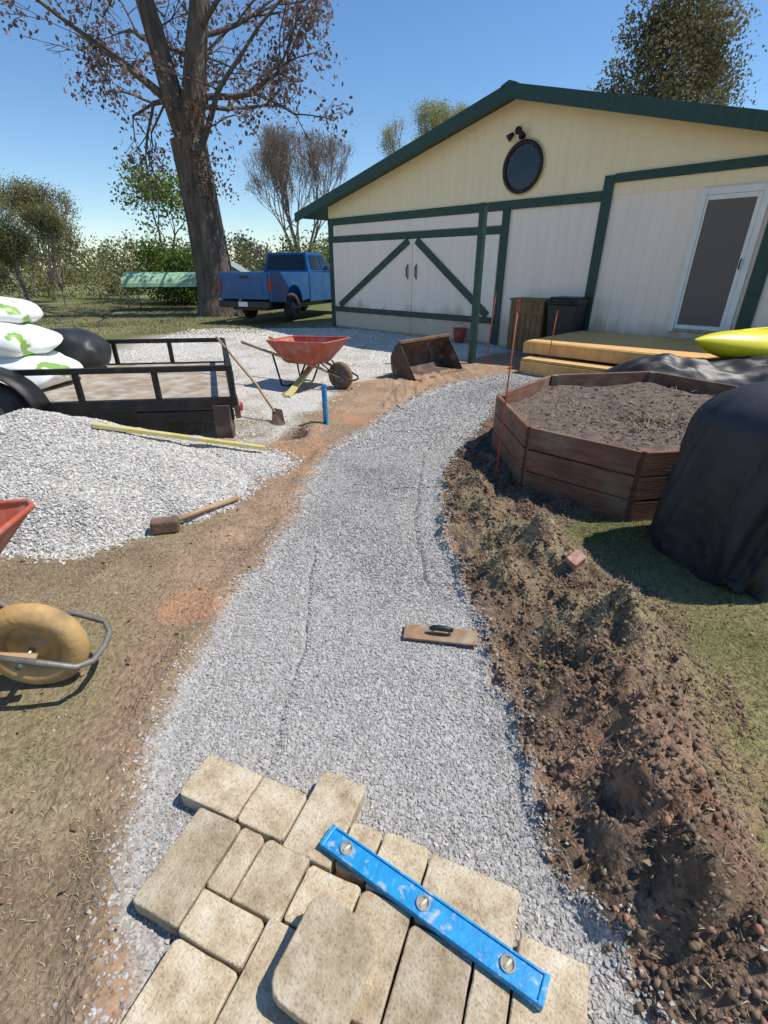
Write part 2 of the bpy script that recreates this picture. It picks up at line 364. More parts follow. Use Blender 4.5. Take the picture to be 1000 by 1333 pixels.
def samp(n,x0,x1,y0,y1): return R.uniform(x0,x1,n),R.uniform(y0,y1,n)
def greycol(n,lo=.2,hi=.56,warm=0):
    g=R.beta(3,2.4,n)*(hi-lo)+lo
    return np.c_[g*(1.055+warm+R.normal(0,.025,n)),g*(1+warm*.4),g*(.925-warm+R.normal(0,.025,n))]
PP=[];SS=[]
for (n,y0,y1,s) in [(50000,.3,2.0,.0125),(44000,2.0,4.2,.0165),(30000,4.2,8.1,.026)]:
    x,y=samp(n*2,-.9,3,y0,y1); d=path_in(x,y); k=(d>-.02-.07*R.random(len(x))**3)
    x=x[k][:n];y=y[k][:n]; sz=s*R.uniform(.5,1.3,len(x))
    PP.append(np.c_[x,y,H(x,y)+sz*.15*R.random(len(x))]);SS.append(sz)
P=np.vstack(PP);S=np.concatenate(SS)
gcol=greycol(len(P),.18,.54); gcol*=(1-.22*ss(.5,.75,fbm(P[:,0],P[:,1],1.7,3,29)))[:,None]; gcol*=(1-.2*groove(P[:,0],P[:,1],[(-.40,1.0),(-.36,1.6),(-.42,2.5)],.012)-.2*groove(P[:,0],P[:,1],[(.22,2.1),(.2,2.8),(.36,4.2)],.016))[:,None]
stones('gravel_path',P,S,gcol)
x,y=samp(56000,-5.5,4,4.4,14.5); k=((x<np.interp(y,dL[:,1],dL[:,0])+R.normal(0,.15,len(x)))); x=x[k];y=y[k]
k=(x*.7036+y*.7107 < (-1.35*.7036+15*.7107)); x=x[k];y=y[k]
k=fbm(x,y,1.3,3,12)+R.normal(0,.12,len(x))>.38; x=x[k];y=y[k]
sz=R.uniform(.02,.05,len(x))*np.clip(y/9,.6,1.5)
stones('gravel_lot',np.c_[x,y,H(x,y)],sz,greycol(len(x),.38,.74,.03),flat=.5)
def Hp2(x,y):
    r=np.hypot((x+2.60)/1.56,(y-3.44)/1.16)+(fbm(x,y,2.2,3,61)-.5)*.26
    t=np.clip(1-r,-.2,1); a=.72*np.where(t>0,t-.18*t*t,t)
    r2=np.hypot((x+1.62)/.8,(y-3.82)/.46); b=.22*(1-r2)
    r3=np.hypot((x+3.0)/.8,(y-3.0)/.7); c3=.5*np.clip(1-r3,-.3,1)
    return np.maximum(np.maximum(a,b),c3)+.045*(fbm(x,y,6,4,3)-.5)
xs2=np.linspace(-4.4,-.7,190); ys2=np.linspace(2.0,4.9,150); X,Y=np.meshgrid(xs2,ys2); x=X.ravel();y=Y.ravel()
z=Hp2(x,y); i=(np.arange(149)[:,None]*190+np.arange(189)[None]).ravel(); F=np.c_[i,i+1,i+191,i+190]
keep=(z[F]>-.05).any(1)
pile=bigmesh('gravel_pile',np.c_[x,y,z],F[keep],'ground',np.full((len(x),3),.44)*np.array([[1.03,1,.95]]),smooth=True)
x,y=samp(95000,-4.2,-.7,1.95,4.6); z=Hp2(x,y); k=z>H(x,y)-.01-.05*(R.random(len(x))**2)*1.2; x=x[k];y=y[k];z=np.maximum(z[k],H(x,y))
sz=R.uniform(.010,.030,len(x)); stones('pile_stones',np.c_[x,y,z+.002],sz,greycol(len(x),.28,.68,.01),parent=pile)
x,y=samp(7000,-1.5,1.4,.3,4.6); k=(path_in(x,y)<0)&(R.random(len(x))<np.exp(path_in(x,y)/.12)+.05); x=x[k];y=y[k]
sz=R.uniform(.006,.016,len(x))
stones('scattered_stones',np.c_[x,y,H(x,y)],sz,greycol(len(x),.2,.5,.05))
x,y=samp(90000,.3,1.7,.25,4.2); k=(x>xr(y)+.01)&(x<np.interp(y,dR[:,1],dR[:,0])+.12)&(x<1.5); x=x[k];y=y[k]
k=fbm(x,y,8,3,14)+R.normal(0,.1,len(x))>.46;x=x[k];y=y[k]
sz=.004+.028*R.random(len(x))**6; t=R.random(len(x))
col=mixc((.09,.06,.042),(.27,.19,.13),t); k=R.random(len(x))<.05; col[k]=(.36,.19,.12)
stones('soil_clods',np.c_[x,y,H(x,y)],sz,col,flat=.9,jit=.12)
x,y=samp(14000,-1.4,-.4,.3,5); k=(x<xl(y))&(x>np.interp(y,dL[:,1],dL[:,0])); x=x[k];y=y[k]
sz=.004+.018*R.random(len(x))**5; stones('dirt_crumbs',np.c_[x,y,H(x,y)],sz,mixc((.22,.14,.09),(.44,.30,.2),R.random(len(x))),jit=.1)
def grasscol(x,y,green):
    n=len(x); t=np.clip(green+R.normal(0,.22,n),0,1); c=mixc((.42,.33,.205),(.17,.18,.06),t); return c*R.uniform(.6,1.2,(n,1))
x,y=samp(120000,-2.6,-.6,.25,5.2); ldx=x-np.interp(y,dL[:,1],dL[:,0])+(fbm(x,y,3,4,21)-.5)*.45
st=fbm(x,y,6,4,44)>.55
k=((ldx<-.02+R.normal(0,.09,len(x)))|(st&(x<xl(y)-.05)&(R.random(len(x))<.4)))&(Hp2(x,y)<H(x,y))&(fbm(x,y,5,3,52)+R.normal(0,.08,len(x))>.40); x=x[k];y=y[k]
gg=ss(.5,.68,fbm(x,y,.7,3,41)*.5+fbm(x,y,3,4,21)*.5)
L=R.uniform(.010,.035,len(x)); blades('lawn_grass',np.c_[x,y,H(x,y)-.002],L,R.uniform(.0009,.0018,len(x))*(1+y*.25),grasscol(x,y,gg*.5+.05))
x,y=samp(90000,.42,2.8,.25,3.3); ld=x-np.interp(y,dR[:,1],dR[:,0])+(fbm(x,y,3,4,21)-.5)*.3
mo=0*x
for (a,b,s1,s2,h) in MO[:2]+MO[5:8]: mo=mo+np.exp(-((x-a)/s1/1.1)**2-((y-b)/s2/1.1)**2)
k=(x>xr(y)+.0)&((R.random(len(x))<ss(-.12,.05,ld))|(R.random(len(x))<mo*ss(.36,.48,fbm(x,y,6,2,8))*1.5)|(R.random(len(x))<.13)); x=x[k];y=y[k];ld=ld[k]
L=R.uniform(.015,.05,len(x)); blades('sod_grass',np.c_[x,y,H(x,y)-.002],L,R.uniform(.001,.002,len(x))*(1+y*.2),grasscol(x,y,np.where(ld>.1,.65,.12))*.9)
x,y=samp(30000,-14,-3.2,12.5,24); k=(y-(x+2)*.15>13.6); x=x[k];y=y[k]
blades('far_lawn_grass',np.c_[x,y,H(x,y)],R.uniform(.05,.1,len(x)),R.uniform(.008,.014,len(x)),grasscol(x,y,fbm(x,y,.5,4,51))*.8)
x,y=samp(420,-2.4,2.4,.4,5.5); k=(path_in(x,y)<-.02)&(Hp2(x,y)<0); x=x[k];y=y[k]
quads('fallen_leaves',np.c_[x,y,H(x,y)+.012],R.uniform(.015,.035,len(x)),mixc((.2,.11,.06),(.45,.33,.2),R.random(len(x))),flat=.35)

# ------------------------------------------------------------ pavers
pav=empty('stone_pavers',(-.64,.93,0),math.radians(-22))
def slab(name,u0,u1,v0,v1,top,parent,th=.055,rad=.011):
    w=u1-u0-.003;h=v1-v0-.003;cx=(u0+u1)/2;cy=(v0+v1)/2
    pts=[]
    for (sx,sy,a0) in ((1,1,0),(-1,1,90),(-1,-1,180),(1,-1,270)):
        rr=rad*random.uniform(.5,1.7)
        for k in range(4):
            a=math.radians(a0+k*30)
            pts.append((sx*(w/2-rr)+rr*math.cos(a)+random.uniform(-.001,.001),sy*(h/2-rr)+rr*math.sin(a)+random.uniform(-.001,.001)))
        nx_,ny_={(1,1):(-1,1),(-1,1):(-1,-1),(-1,-1):(1,-1),(1,-1):(1,1)}[(sx,sy)]
        for t in (.25,.5,.75):
            ex=sx*(w/2-(0 if sx==nx_ else rad))*(1-t)+nx_*(w/2-(0 if sx==nx_ else rad))*t
            ey=sy*(h/2-(0 if sy==ny_ else rad))*(1-t)+ny_*(h/2-(0 if sy==ny_ else rad))*t
            pts.append((ex+random.uniform(-.0015,.0008)*(1 if ex>0 else -1),ey+random.uniform(-.0015,.0008)*(1 if ey>0 else -1)))
    N=len(pts); v=[];f=[]
    for (ins,z) in ((.0,-th),(0,-.006),(.0012,-.0022),(.0035,-.0003),(.005,0)):
        for (px,py) in pts:
            v.append((px*(1-2*ins/w),py*(1-2*ins/h),z+(random.uniform(-.0004,.0004) if z>-.02 else 0)))
    for l in range(4):
        for k in range(N): f.append((l*N+k,l*N+(k+1)%N,(l+1)*N+(k+1)%N,(l+1)*N+k))
    f.append(tuple(4*N+k for k in range(N))); f.append(tuple(reversed(range(N))))
    o=mk(name,v,f,'paver',parent,smooth=False)
    o.location=(cx,cy,top+random.uniform(-.003,.003)); o.rotation_euler=(random.uniform(-.01,.01),random.uniform(-.01,.01),random.uniform(-.010,.010))
    return o
T=.058
lay=[(0,.215,0,.15),(.217,.380,0,.15),(.382,.537,-.012,.243),(.539,.635,0,.135),(.637,.775,-.012,.145),(.777,1.022,-.035,.135),
 (.095,.248,-.268,-.002),(.25,.330,-.168,-.002),(.332,.476,-.168,-.002),(.25,.443,-.273,-.17),(.478,.635,-.155,-.014),(.637,.775,-.253,-.014),(.777,.938,-.283,-.037),(.94,1.028,-.218,-.037),
 (1.03,1.19,-.218,.04),(.445,.635,-.403,-.157),(.255,.443,-.538,-.275),(.445,.635,-.563,-.405),(.637,.775,-.413,-.255),(.777,.938,-.523,-.285),(.94,1.093,-.373,-.22),(1.095,1.25,-.483,-.22),(.94,1.093,-.603,-.375),
 (.30,.443,-.70,-.54),(.445,.635,-.8,-.565),(.637,.775,-.65,-.415),(.777,.938,-.683,-.525),(1.095,1.25,-.7,-.485),(.94,1.093,-.8,-.605),(.637,.938,-.85,-.685),(.38,.443,-.85,-.705)]
for n,(a,b,c,d) in enumerate(lay): slab('paver_%d'%(n+1),a,b,c,d,T,pav)
loose=slab('loose_paving_stone',-.095,.095,-.105,.105,0,None,th=.05,rad=.045)
loose.location=(-.128,.505,.122); loose.rotation_euler=(math.radians(5),math.radians(9),math.radians(-26))

def level(name,L,W,Tk,par_loc,rot):
    e=empty(name,par_loc); e.rotation_euler=rot
    box('flange_top',(-L/2,W/2-.006,-Tk/2),(L/2,W/2,Tk/2),'levelblue',e,.0015)
    box('flange_bottom',(-L/2,-W/2,-Tk/2),(L/2,-W/2+.006,Tk/2),'levelblue',e,.0015)
    box('end_cap_1',(-L/2-.004,-W/2-.001,-Tk/2-.001),(-L/2+.01,W/2+.001,Tk/2+.001),'levelblue',e,.003)
    box('end_cap_2',(L/2-.01,-W/2-.001,-Tk/2-.001),(L/2+.004,W/2+.001,Tk/2+.001),'levelblue',e,.003)
    box('web',(-L/2+.01,-W/2+.006,-Tk*.30),(L/2-.01,W/2-.006,Tk*.30),'levelblue',e,.001)
    for k,xx in enumerate((-L*.39,0,L*.36)):
        lathe('vial_ring_%d'%k,[(.013,0),(.0135,.0035),(.018,.0035),(.019,-.004)],'greytarp',e,24,(xx,0,Tk*.30+.0012))
        lathe('vial_window_%d'%k,[(0,0),(.013,0)],'mesh_floor',e,20,(xx,0,Tk*.30+.001))
        tube('vial_%d'%k,[(xx-.004,-.011,Tk*.30+.002),(xx+.004,.011,Tk*.30+.002)],.0042,'vial',e,8)
    return e
level('spirit_level',.61,.062,.024,(.098,.632,.058+.014),(0,0,math.radians(-32.5)))
level('spirit_level',.5,.06,.024,(-.61,4.92,.21),(math.radians(78),math.radians(90),math.radians(-60)))

fl=empty('hand_float',(.255,1.69,.016),math.radians(-9))
box('blade',(-.165,-.048,0),(.165,.048,.012),'floatwood',fl,.003)
tube('handle',[(-.05,0,.038),(-.03,0,.044),(.03,0,.044),(.055,0,.038)],.013,'black',fl,12,radii=[.008,.013,.014,.009])
beam('post_1',(-.035,0,.01),(-.035,0,.036),.014,.014,'steel',fl,.001); beam('post_2',(.04,0,.01),(.04,0,.036),.014,.014,'steel',fl,.001)
br=slab('broken_brick',-.045,.045,-.035,.035,0,None,th=.05,rad=.008); br.data.materials[0]=M['brick']
bz=float(H(np.array([1.0]),np.array([2.12]))[0]); br.location=(1.0,2.12,bz+.045); br.rotation_euler=(.3,-.35,.5)

# ------------------------------------------------------------ planter
pl=empty('octagonal_raised_planter')
pv=[(1.02,4.31),(1.04,3.33),(1.60,2.80),(2.65,2.95),(3.35,3.6),(3.5,4.5),(2.95,5.41),(1.79,5.23)]
cen=Vector((2.3,4.0,0))
for k in range(8):
    a=Vector((*pv[k],0));b=Vector((*pv[(k+1)%8],0)); d=(b-a).normalized()
    for j in range(3):
        z=.085+j*.167; jj=Vector((0,0,random.uniform(-.003,.003)))
        beam('board_%d_%d'%(k,j),a+d*.012+Vector((0,0,z))+jj,b-d*.012+Vector((0,0,z))+jj,.035,.158,'planterwood',pl,.006)
    ai=a+(cen-a).normalized()*.045
    beam('post_%d'%k,ai,ai+Vector((0,0,.50)),.07,.07,'planterwood',pl,.004)
sv=[];sf=[];NR=26;NA=96
def polyr(ang):
    d=Vector((math.cos(ang),math.sin(ang))); best=9
    for k in range(8):
        a=Vector(pv[k])-cen.xy; b=Vector(pv[(k+1)%8])-cen.xy; e=b-a
        den=d.x*e.y-d.y*e.x
        if abs(den)<1e-6: continue
        t=(a.x*e.y-a.y*e.x)/den; u=(a.x*d.y-a.y*d.x)/den
        if t>0 and -1e-3<=u<=1.001: best=min(best,t)
    return best
for r_ in range(NR):
    for a_ in range(NA):
        an=2*math.pi*a_/NA; rr=(polyr(an)-.02)*r_/(NR-1)
        sv.append((cen.x+rr*math.cos(an),cen.y+rr*math.sin(an),0))
sv=np.array(sv); sv[:,2]=.37+.14*(fbm(sv[:,0],sv[:,1],2.5,4,71)-.5)+.03*(fbm(sv[:,0],sv[:,1],14,3,72)-.5)
for r_ in range(NR-1):
    for a_ in range(NA): sf.append((r_*NA+a_,(r_+1)*NA+a_,(r_+1)*NA+(a_+1)%NA,r_*NA+(a_+1)%NA))
mk('soil',sv,sf,'soil',pl,smooth=True)
idx=R.integers(0,len(sv),5000); p=sv[idx]+np.c_[R.normal(0,.04,(5000,2)),np.zeros(5000)]
ok=np.array([math.hypot(q[0]-cen.x,q[1]-cen.y)<polyr(math.atan2(q[1]-cen.y,q[0]-cen.x))-.05 for q in p]); p=p[ok]
stones('soil_lumps',p,.008+.03*R.random(len(p))**4,mixc((.06,.04,.03),(.24,.19,.14),R.random(len(p))),parent=pl)
pp=p[R.integers(0,len(p),1200)]
blades('dry_straw',pp+np.array([0,0,.005]),R.uniform(.04,.12,len(pp)),R.uniform(.002,.004,len(pp)),mixc((.3,.23,.14),(.42,.34,.22),R.random(len(pp))),parent=pl)

def stake(x,y,h,tilt=0,r=.008):
    e=empty('marker_stake',(x,y,0)); tube('rod',[(0,0,-.05),(tilt*.5,0,h*.5),(tilt,0,h)],r,'orange',e,8)
    box('flag',(tilt-.010,-.010,h-.07),(tilt+.010,.010,h),'orange',e,.002)
stake(.86,3.42,1.32,.02,.006); stake(1.8,8.75,1.15,.06); stake(2.6,7.9,.95,.04)

# ------------------------------------------------------------ grill under cover
gc=empty('covered_grill',(2.16,2.38,0),math.radians(12))
NA=160;NZ=60;v=[];f=[]
aa=np.linspace(0,2*np.pi,NA,endpoint=False)
for j in range(NZ+1):
    t=j/NZ; 
    rx=.52*(1-.06*t); ry=.42*(1-.08*t)
    zz=.03+.97*t
    if t>.70:
        q=min(1.0,(t-.70)/.30); s=math.sqrt(max(0,1-q**2.4*.97)); rx*=s*.8+.2*s*s; ry*=s; zz=.03+.97*(.70+.30*(1-max(0,1-q)**1.3))
    e_=.66
    px=rx*np.sign(np.cos(aa))*np.abs(np.cos(aa))**e_; py=ry*np.sign(np.sin(aa))*np.abs(np.sin(aa))**e_
    rid=1-np.abs(2*fbm(np.cos(aa)*3.2+5,np.sin(aa)*3.2+t*1.5,1.3,4,90)-1)
    fold=1+.20*(rid-.8)*(1.1-.8*t)+.04*np.sin(aa*13+3*t+2*np.sin(aa*3))*(1-t)**1.2+.015*np.sin(aa*23+6*t)*(1-t)
    for k in range(NA):
        v.append((px[k]*fold[k],py[k]*fold[k],zz+.05*math.sin(aa[k]*2+1)*t*(1-t)*2+(.02*math.sin(aa[k]*9) if j<3 else 0)))
for j in range(NZ):
    for k in range(NA): f.append((j*NA+k,j*NA+(k+1)%NA,(j+1)*NA+(k+1)%NA,(j+1)*NA+k))
f.append(tuple(NZ*NA+k for k in range(NA)))
mk('cover',v,f,'cover',gc,smooth=True)
for k,(a,b) in enumerate(((-.35,-.25),(.35,-.25),(-.35,.25),(.35,.25))): tube('leg_%d'%k,[(a,b,0),(a,b,.2)],.02,'blackmetal',gc,8)

# ------------------------------------------------------------ garage building
bd=empty('garage_building',(-1.35,15,0),math.radians(-44.7))
PK=(5.4,4.40); WL=-.2; WR=11.0
def top(s): return PK[1]-(.236 if s<PK[0] else .26)*abs(s-PK[0])
D=8
SEG=2.625
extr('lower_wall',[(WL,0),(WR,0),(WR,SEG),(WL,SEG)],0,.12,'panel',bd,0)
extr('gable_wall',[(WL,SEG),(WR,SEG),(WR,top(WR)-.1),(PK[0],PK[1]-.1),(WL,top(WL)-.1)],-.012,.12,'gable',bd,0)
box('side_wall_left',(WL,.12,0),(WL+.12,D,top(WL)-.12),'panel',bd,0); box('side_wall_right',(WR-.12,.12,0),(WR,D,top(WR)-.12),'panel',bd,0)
extr('rear_wall',[(WL+.13,0),(WR-.13,0),(WR-.13,top(WR)-.12),(PK[0],PK[1]-.12),(WL+.13,top(WL)-.12)],D-.12,D-.01,'panel',bd,0)
for nm,s0,s1 in (('roof_left',WL-.95,PK[0]),('roof_right',PK[0],WR+.9)):
    extr(nm,[(s0,top(s0)),(s1,top(s1)),(s1,top(s1)-.09),(s0,top(s0)-.09)],-.38,D+.3,'roof',bd,0)
def fascia(nm,s0,s1,d,y0,y1): extr(nm,[(s0,top(s0)+.03),(s1,top(s1)+.03),(s1,top(s1)-d),(s0,top(s0)-d)],y0,y1,'green',bd,.004)
fascia('fascia_left',WL-.97,PK[0],.19,-.42,-.383); fascia('fascia_right',PK[0],WR+.92,.19,-.42,-.383)
extr('ridge_cap',[(PK[0]-.16,PK[1]+.005),(PK[0],PK[1]+.06),(PK[0]+.16,PK[1]+.005),(PK[0]+.16,PK[1]-.02),(PK[0]-.16,PK[1]-.02)],-.43,D+.32,'green',bd,.004)
def trim(nm,a,b,w,y=-.03,th=.03):
    a=Vector((a[0],y,a[1]));b=Vector((b[0],y,b[1])); return beam(nm,a,b,th,w,'green',bd,.003,up=(0,0,1)) if abs(a.z-b.z)<.5 else beam(nm,a,b,w,th,'green',bd,.003,up=(0,-1,0))
trim('corner_board',(WL+.10,0),(WL+.10,2.55),.2)
trim('band_upper',(WL,2.63),(7.24,2.63),.155,-.035)
trim('band_door_top',(WL+.2,2.215),(5.28,2.215),.14,-.033)
trim('door_bottom_rail',(.05,.5),(5.27,.5),.13,-.10,.03)
trim('door_post',(5.36,0),(5.36,2.55),.16)
trim('section_post',(7.33,0),(7.33,2.92),.17,-.036)
trim('band_right',(7.42,2.87),(WR,2.87),.13,-.036)
trim('door_side_post',(9.86,0),(9.86,2.8),.2,-.036)
trim('right_corner_board',(WR-.1,0),(WR-.1,2.8),.2)
box('barn_door_1',(.02,-.075,.05),(2.915,-.02,2.135),'panel',bd,.003); box('barn_door_2',(2.93,-.075,.05),(5.27,-.02,2.135),'panel',bd,.003)
box('door_track_band',(0,-.03,2.30),(5.27,-.014,2.54),'panel',bd,.002)
trim('brace_1',(.25,.60),(2.80,2.10),.15,-.095,.035); trim('brace_2',(5.15,.60),(3.05,2.10),.15,-.097,.035)
for k,s_ in enumerate((2.78,3.06)):
    tube('handle_%d'%k,[(s_,-.08,1.32),(s_,-.13,1.36),(s_,-.13,1.54),(s_,-.08,1.58)],.014,'blackmetal',bd,8)
    box('handle_plate_%d'%k,(s_-.022,-.09,1.28),(s_+.022,-.078,1.62),'steel',bd,.003)
lathe('round_window_frame',[(.36,0),(.36,.05),(.42,.05),(.42,0)],'blackmetal',bd,40,(5.62,-.012,3.22),(math.radians(90),0,0))
lathe('round_window_trim',[(.421,0),(.421,.03),(.45,.03),(.45,0)],'gable',bd,40,(5.62,-.012,3.22),(math.radians(90),0,0))
lathe('round_window_glass',[(0,0.02),(.361,.02)],'glass',bd,40,(5.62,-.012,3.22),(math.radians(90),0,0))
for k in range(8):
    a=k*math.pi/4+.2; tube('mullion_%d'%k,[(5.62+.27*math.cos(a),-.04,3.22+.27*math.sin(a)),(5.62+.36*math.cos(a),-.04,3.22+.36*math.sin(a))],.009,'grey',bd,6)
lathe('lamp_base',[(0,0),(.06,0),(.06,.05),(0,.05)],'blackmetal',bd,16,(5.45,-.013,3.80),(math.radians(90),0,0))
for k,s_ in enumerate((-.1,.1)): lathe('lamp_head_%d'%k,[(0,0),(.03,0),(.065,.12),(0,.12)],'blackmetal',bd,14,(5.45+s_*.8,-.07,3.76),(math.radians(130),0,s_*8))
fx0,fx1,fz0,fz1=8.80,9.70,.56,2.60
box('entry_frame_left',(fx0,-.06,fz0),(fx0+.085,-.002,fz1),'white',bd); box('entry_frame_right',(fx1-.085,-.06,fz0),(fx1,-.002,fz1),'white',bd)
box('entry_frame_top',(fx0+.086,-.06,fz1-.09),(fx1-.086,-.002,fz1),'white',bd); box('entry_sill',(fx0+.086,-.07,fz0),(fx1-.086,-.002,fz0+.04),'steel',bd)
screen=pm('door_screen',(.12,.095,.08),(.14,.115,.10),30,.5)
box('entry_screen',(fx0+.12,-.035,fz0+.11),(fx1-.15,-.02,fz1-.16),screen,bd,.001)
box('storm_door_stile_1',(fx0+.088,-.05,fz0+.042),(fx0+.119,-.01,fz1-.093),'white',bd); box('storm_door_stile_2',(fx1-.149,-.05,fz0+.042),(fx1-.088,-.01,fz1-.093),'white',bd)
box('storm_door_rail_1',(fx0+.12,-.05,fz0+.042),(fx1-.15,-.01,fz0+.108),'white',bd); box('storm_door_rail_2',(fx0+.12,-.05,fz1-.158),(fx1-.15,-.01,fz1-.093),'white',bd)
tube('door_handle',[(fx1-.12,-.05,1.5),(fx1-.12,-.09,1.52),(fx1-.12,-.09,1.62),(fx1-.12,-.05,1.64)],.01,'blackmetal',bd,8)

po=empty('green_post',(1.57,8.9,0),math.radians(-44.7)); box('shaft',(-.05,-.05,-.05),(.05,.05,2.4),'green',po,.006); box('cap',(-.058,-.058,2.401),(.058,.058,2.43),'green',po,.004)

dk=empty('wooden_deck')
A=Vector((3.80,9.78,0));u=Vector((.7107,-.7036,0));nn=Vector((-.7036,-.7107,0))
nb=14
for k in range(nb):
    p=A+nn*(.1+k*.145); q=p+u*4.6
    beam('plank_%d'%k,p+Vector((0,0,.44)),q+Vector((0,0,.44)),.138,.036,'deckwood',dk,.004)
p=A+nn*(nb*.145+.06); beam('rim_front',p+Vector((0,0,.36)),p+u*4.6+Vector((0,0,.36)),.04,.18,'deckwood',dk,.004)
beam('rim_side',A+nn*.03-u*.02+Vector((0,0,.34)),p-u*.02+Vector((0,0,.34)),.04,.16,'deckwood',dk,.004)
for k in range(4):
    for w in (.2,1.9): q=A+nn*w+u*(.1+k*1.4); beam('deck_post_%d_%s'%(k,w),q,q+Vector((0,0,.42)),.09,.09,'oldwood',dk)
for k in range(2):
    q=p+nn*(.12+.15*k)+u*.15; beam('step_tread_%d'%k,q+Vector((0,0,.22)),q+u*1.4+Vector((0,0,.22)),.14,.036,'deckwood',dk,.004)
beam('step_riser',p+nn*.35+u*.15+Vector((0,0,.1)),p+nn*.35+u*1.55+Vector((0,0,.1)),.03,.19,'deckwood',dk,.004)

wbx=empty('wooden_box',(2.98,10.42,0),math.radians(-44.7))
for k in range(6): box('slat_%d'%k,(-.36+k*.122,-.25,.02),(-.36+k*.122+.114,-.225,.95),'oldwood',wbx,.004)
box('body',(-.36,-.224,.03),(.372,.22,.94),'oldwood',wbx); box('lid',(-.385,-.27,.952),(.395,.24,.99),'oldwood',wbx); box('rail',(-.362,-.262,.7),(.374,-.2505,.78),'oldwood',wbx)
tc_=empty('trash_can',(3.48,9.83,0),math.radians(-44.7))
v=[];f=[]
for (z,w,d) in ((0.02,.22,.2),(.9,.29,.27),(.93,.31,.29),(.96,.31,.29),(1.04,.27,.25)):
    for (a,b) in ((-1,-1),(1,-1),(1,1),(-1,1)): v.append((a*w,b*d,z))
for l in range(4):
    for k in range(4): f.append((l*4+k,l*4+(k+1)%4,l*4+4+(k+1)%4,l*4+4+k))
f.append((16,17,18,19)); mk('bin_body',v,f,'black',tc_,bevel=.02)
tube('lid_handle',[(-.2,-.3,.95),(-.2,-.35,.98),(.2,-.35,.98),(.2,-.3,.95)],.015,'black',tc_)
for s_ in (-1,1): lathe('wheel_%d'%s_,[(0,-.03),(.1,-.03),(.1,.03),(0,.03)],'rubber',tc_,16,(s_*.25,.2,.1),(0,math.radians(90),0))
rc=empty('red_bucket',(1.72,11.6,0)); lathe('pail',[(0,0.01),(.11,.01),(.15,.3),(.16,.31),(.14,.3),(.1,.03),(0,.03)],'redpaint',rc,20); tube('bail',[(.15*math.cos(a),0,.3+.12*math.sin(a)) for a in np.linspace(0,3.14,9)],.005,'steel',rc,6)

# ------------------------------------------------------------ kayak, tarps
ky=empty('yellow_kayak',(5.15,6.45,.62),math.radians(14))
v=[];f=[];NS=30;NK=16
for j in range(NS+1):
    t=j/NS*2-1; w=.36*(1-abs(t)**2.6)+.004; hh=.21*(1-abs(t)**4)+.01; zr=.12*abs(t)**3
    for k in range(NK):
        a=2*math.pi*k/NK; c_=math.cos(a); s_=math.sin(a)
        v.append((t*1.45,w*c_,zr+(hh*s_ if s_>0 else hh*.8*s_)*(abs(s_)**.3)))
for j in range(NS):
    for k in range(NK): f.append((j*NK+k,j*NK+(k+1)%NK,(j+1)*NK+(k+1)%NK,(j+1)*NK+k))
mk('hull',v,f,'kayak',ky,smooth=True)
tube('keel_rib',[(t*1.3,0,.225-.10*abs(t)**3) for t in np.linspace(-1,1,15)],.02,'kayak',ky,8)
def crumple(name,cx,cy,w,d,h,mat,rz,seed,z0=0):
    n1,n2=110,60; e=empty(name,(cx,cy,z0),rz)
    gx,gy=np.meshgrid(np.linspace(-1,1,n1),np.linspace(-1,1,n2)); gx=gx.ravel();gy=gy.ravel()
    en=np.clip(1-np.abs(gx)**4,0,1)**.5*np.clip(1-np.abs(gy)**2.2,0,1)**.5
    rid=1-np.abs(2*fbm(gx*w*.5+gy*.3,gy*d*.9,1.6,3,seed)-1)
    z=h*en*(.45+.55*rid*(.6+.5*fbm(gx*w,gy*d,1.0,2,seed+3)))
    V=np.c_[gx*w/2*(1+.1*(fbm(gx,gy,3,2,seed)-.5)),gy*d/2*(1+.4*(fbm(gx,gy,2.5,3,seed+1)-.5)),z]
    i=(np.arange(n2-1)[:,None]*n1+np.arange(n1-1)[None]).ravel(); F=np.c_[i,i+1,i+n1+1,i+n1]
    bigmesh('sheet',V,F,mat,None,e,True); return e
crumple('black_tarp',4.35,5.95,3.4,.9,.62,'tarp',-.08,5,.02); crumple('grey_tarp',4.75,5.2,1.0,.6,.50,'greytarp',.1,9,.02)

# ------------------------------------------------------------ wheelbarrows
def wheel(par,loc,rot,r,w,mat,pre=''):
    e=par
    tube(pre+'tyre',[Matrix.Rotation(rot[2],3,'Z')@Vector(((r-w/2)*math.cos(a),0,(r-w/2)*math.sin(a)))+Vector(loc) for a in np.linspace(0,2*math.pi,33)[:-1]],w/2,mat,e,14,closed=True)
    rr=r-w*.85
    lathe(pre+'rim',[(0,-w*.28),(rr*.45,-w*.28),(rr*.5,-w*.12),(rr*.9,-w*.14),(rr*1.05,-w*.36),(rr*1.1,-w*.3),(rr*1.1,w*.3),(rr*1.05,w*.36),(rr*.9,w*.14),(rr*.5,w*.12),(rr*.45,w*.28),(0,w*.28)],'grey' if mat!='tan' else 'tan',e,24,loc,(math.radians(90),0,rot[2]))
    tube(pre+'axle',[Vector(loc)+Matrix.Rotation(rot[2],3,'Z')@Vector((0,-w*1.3,0)),Vector(loc)+Matrix.Rotation(rot[2],3,'Z')@Vector((0,w*1.3,0))],.012,'steel',e,8)
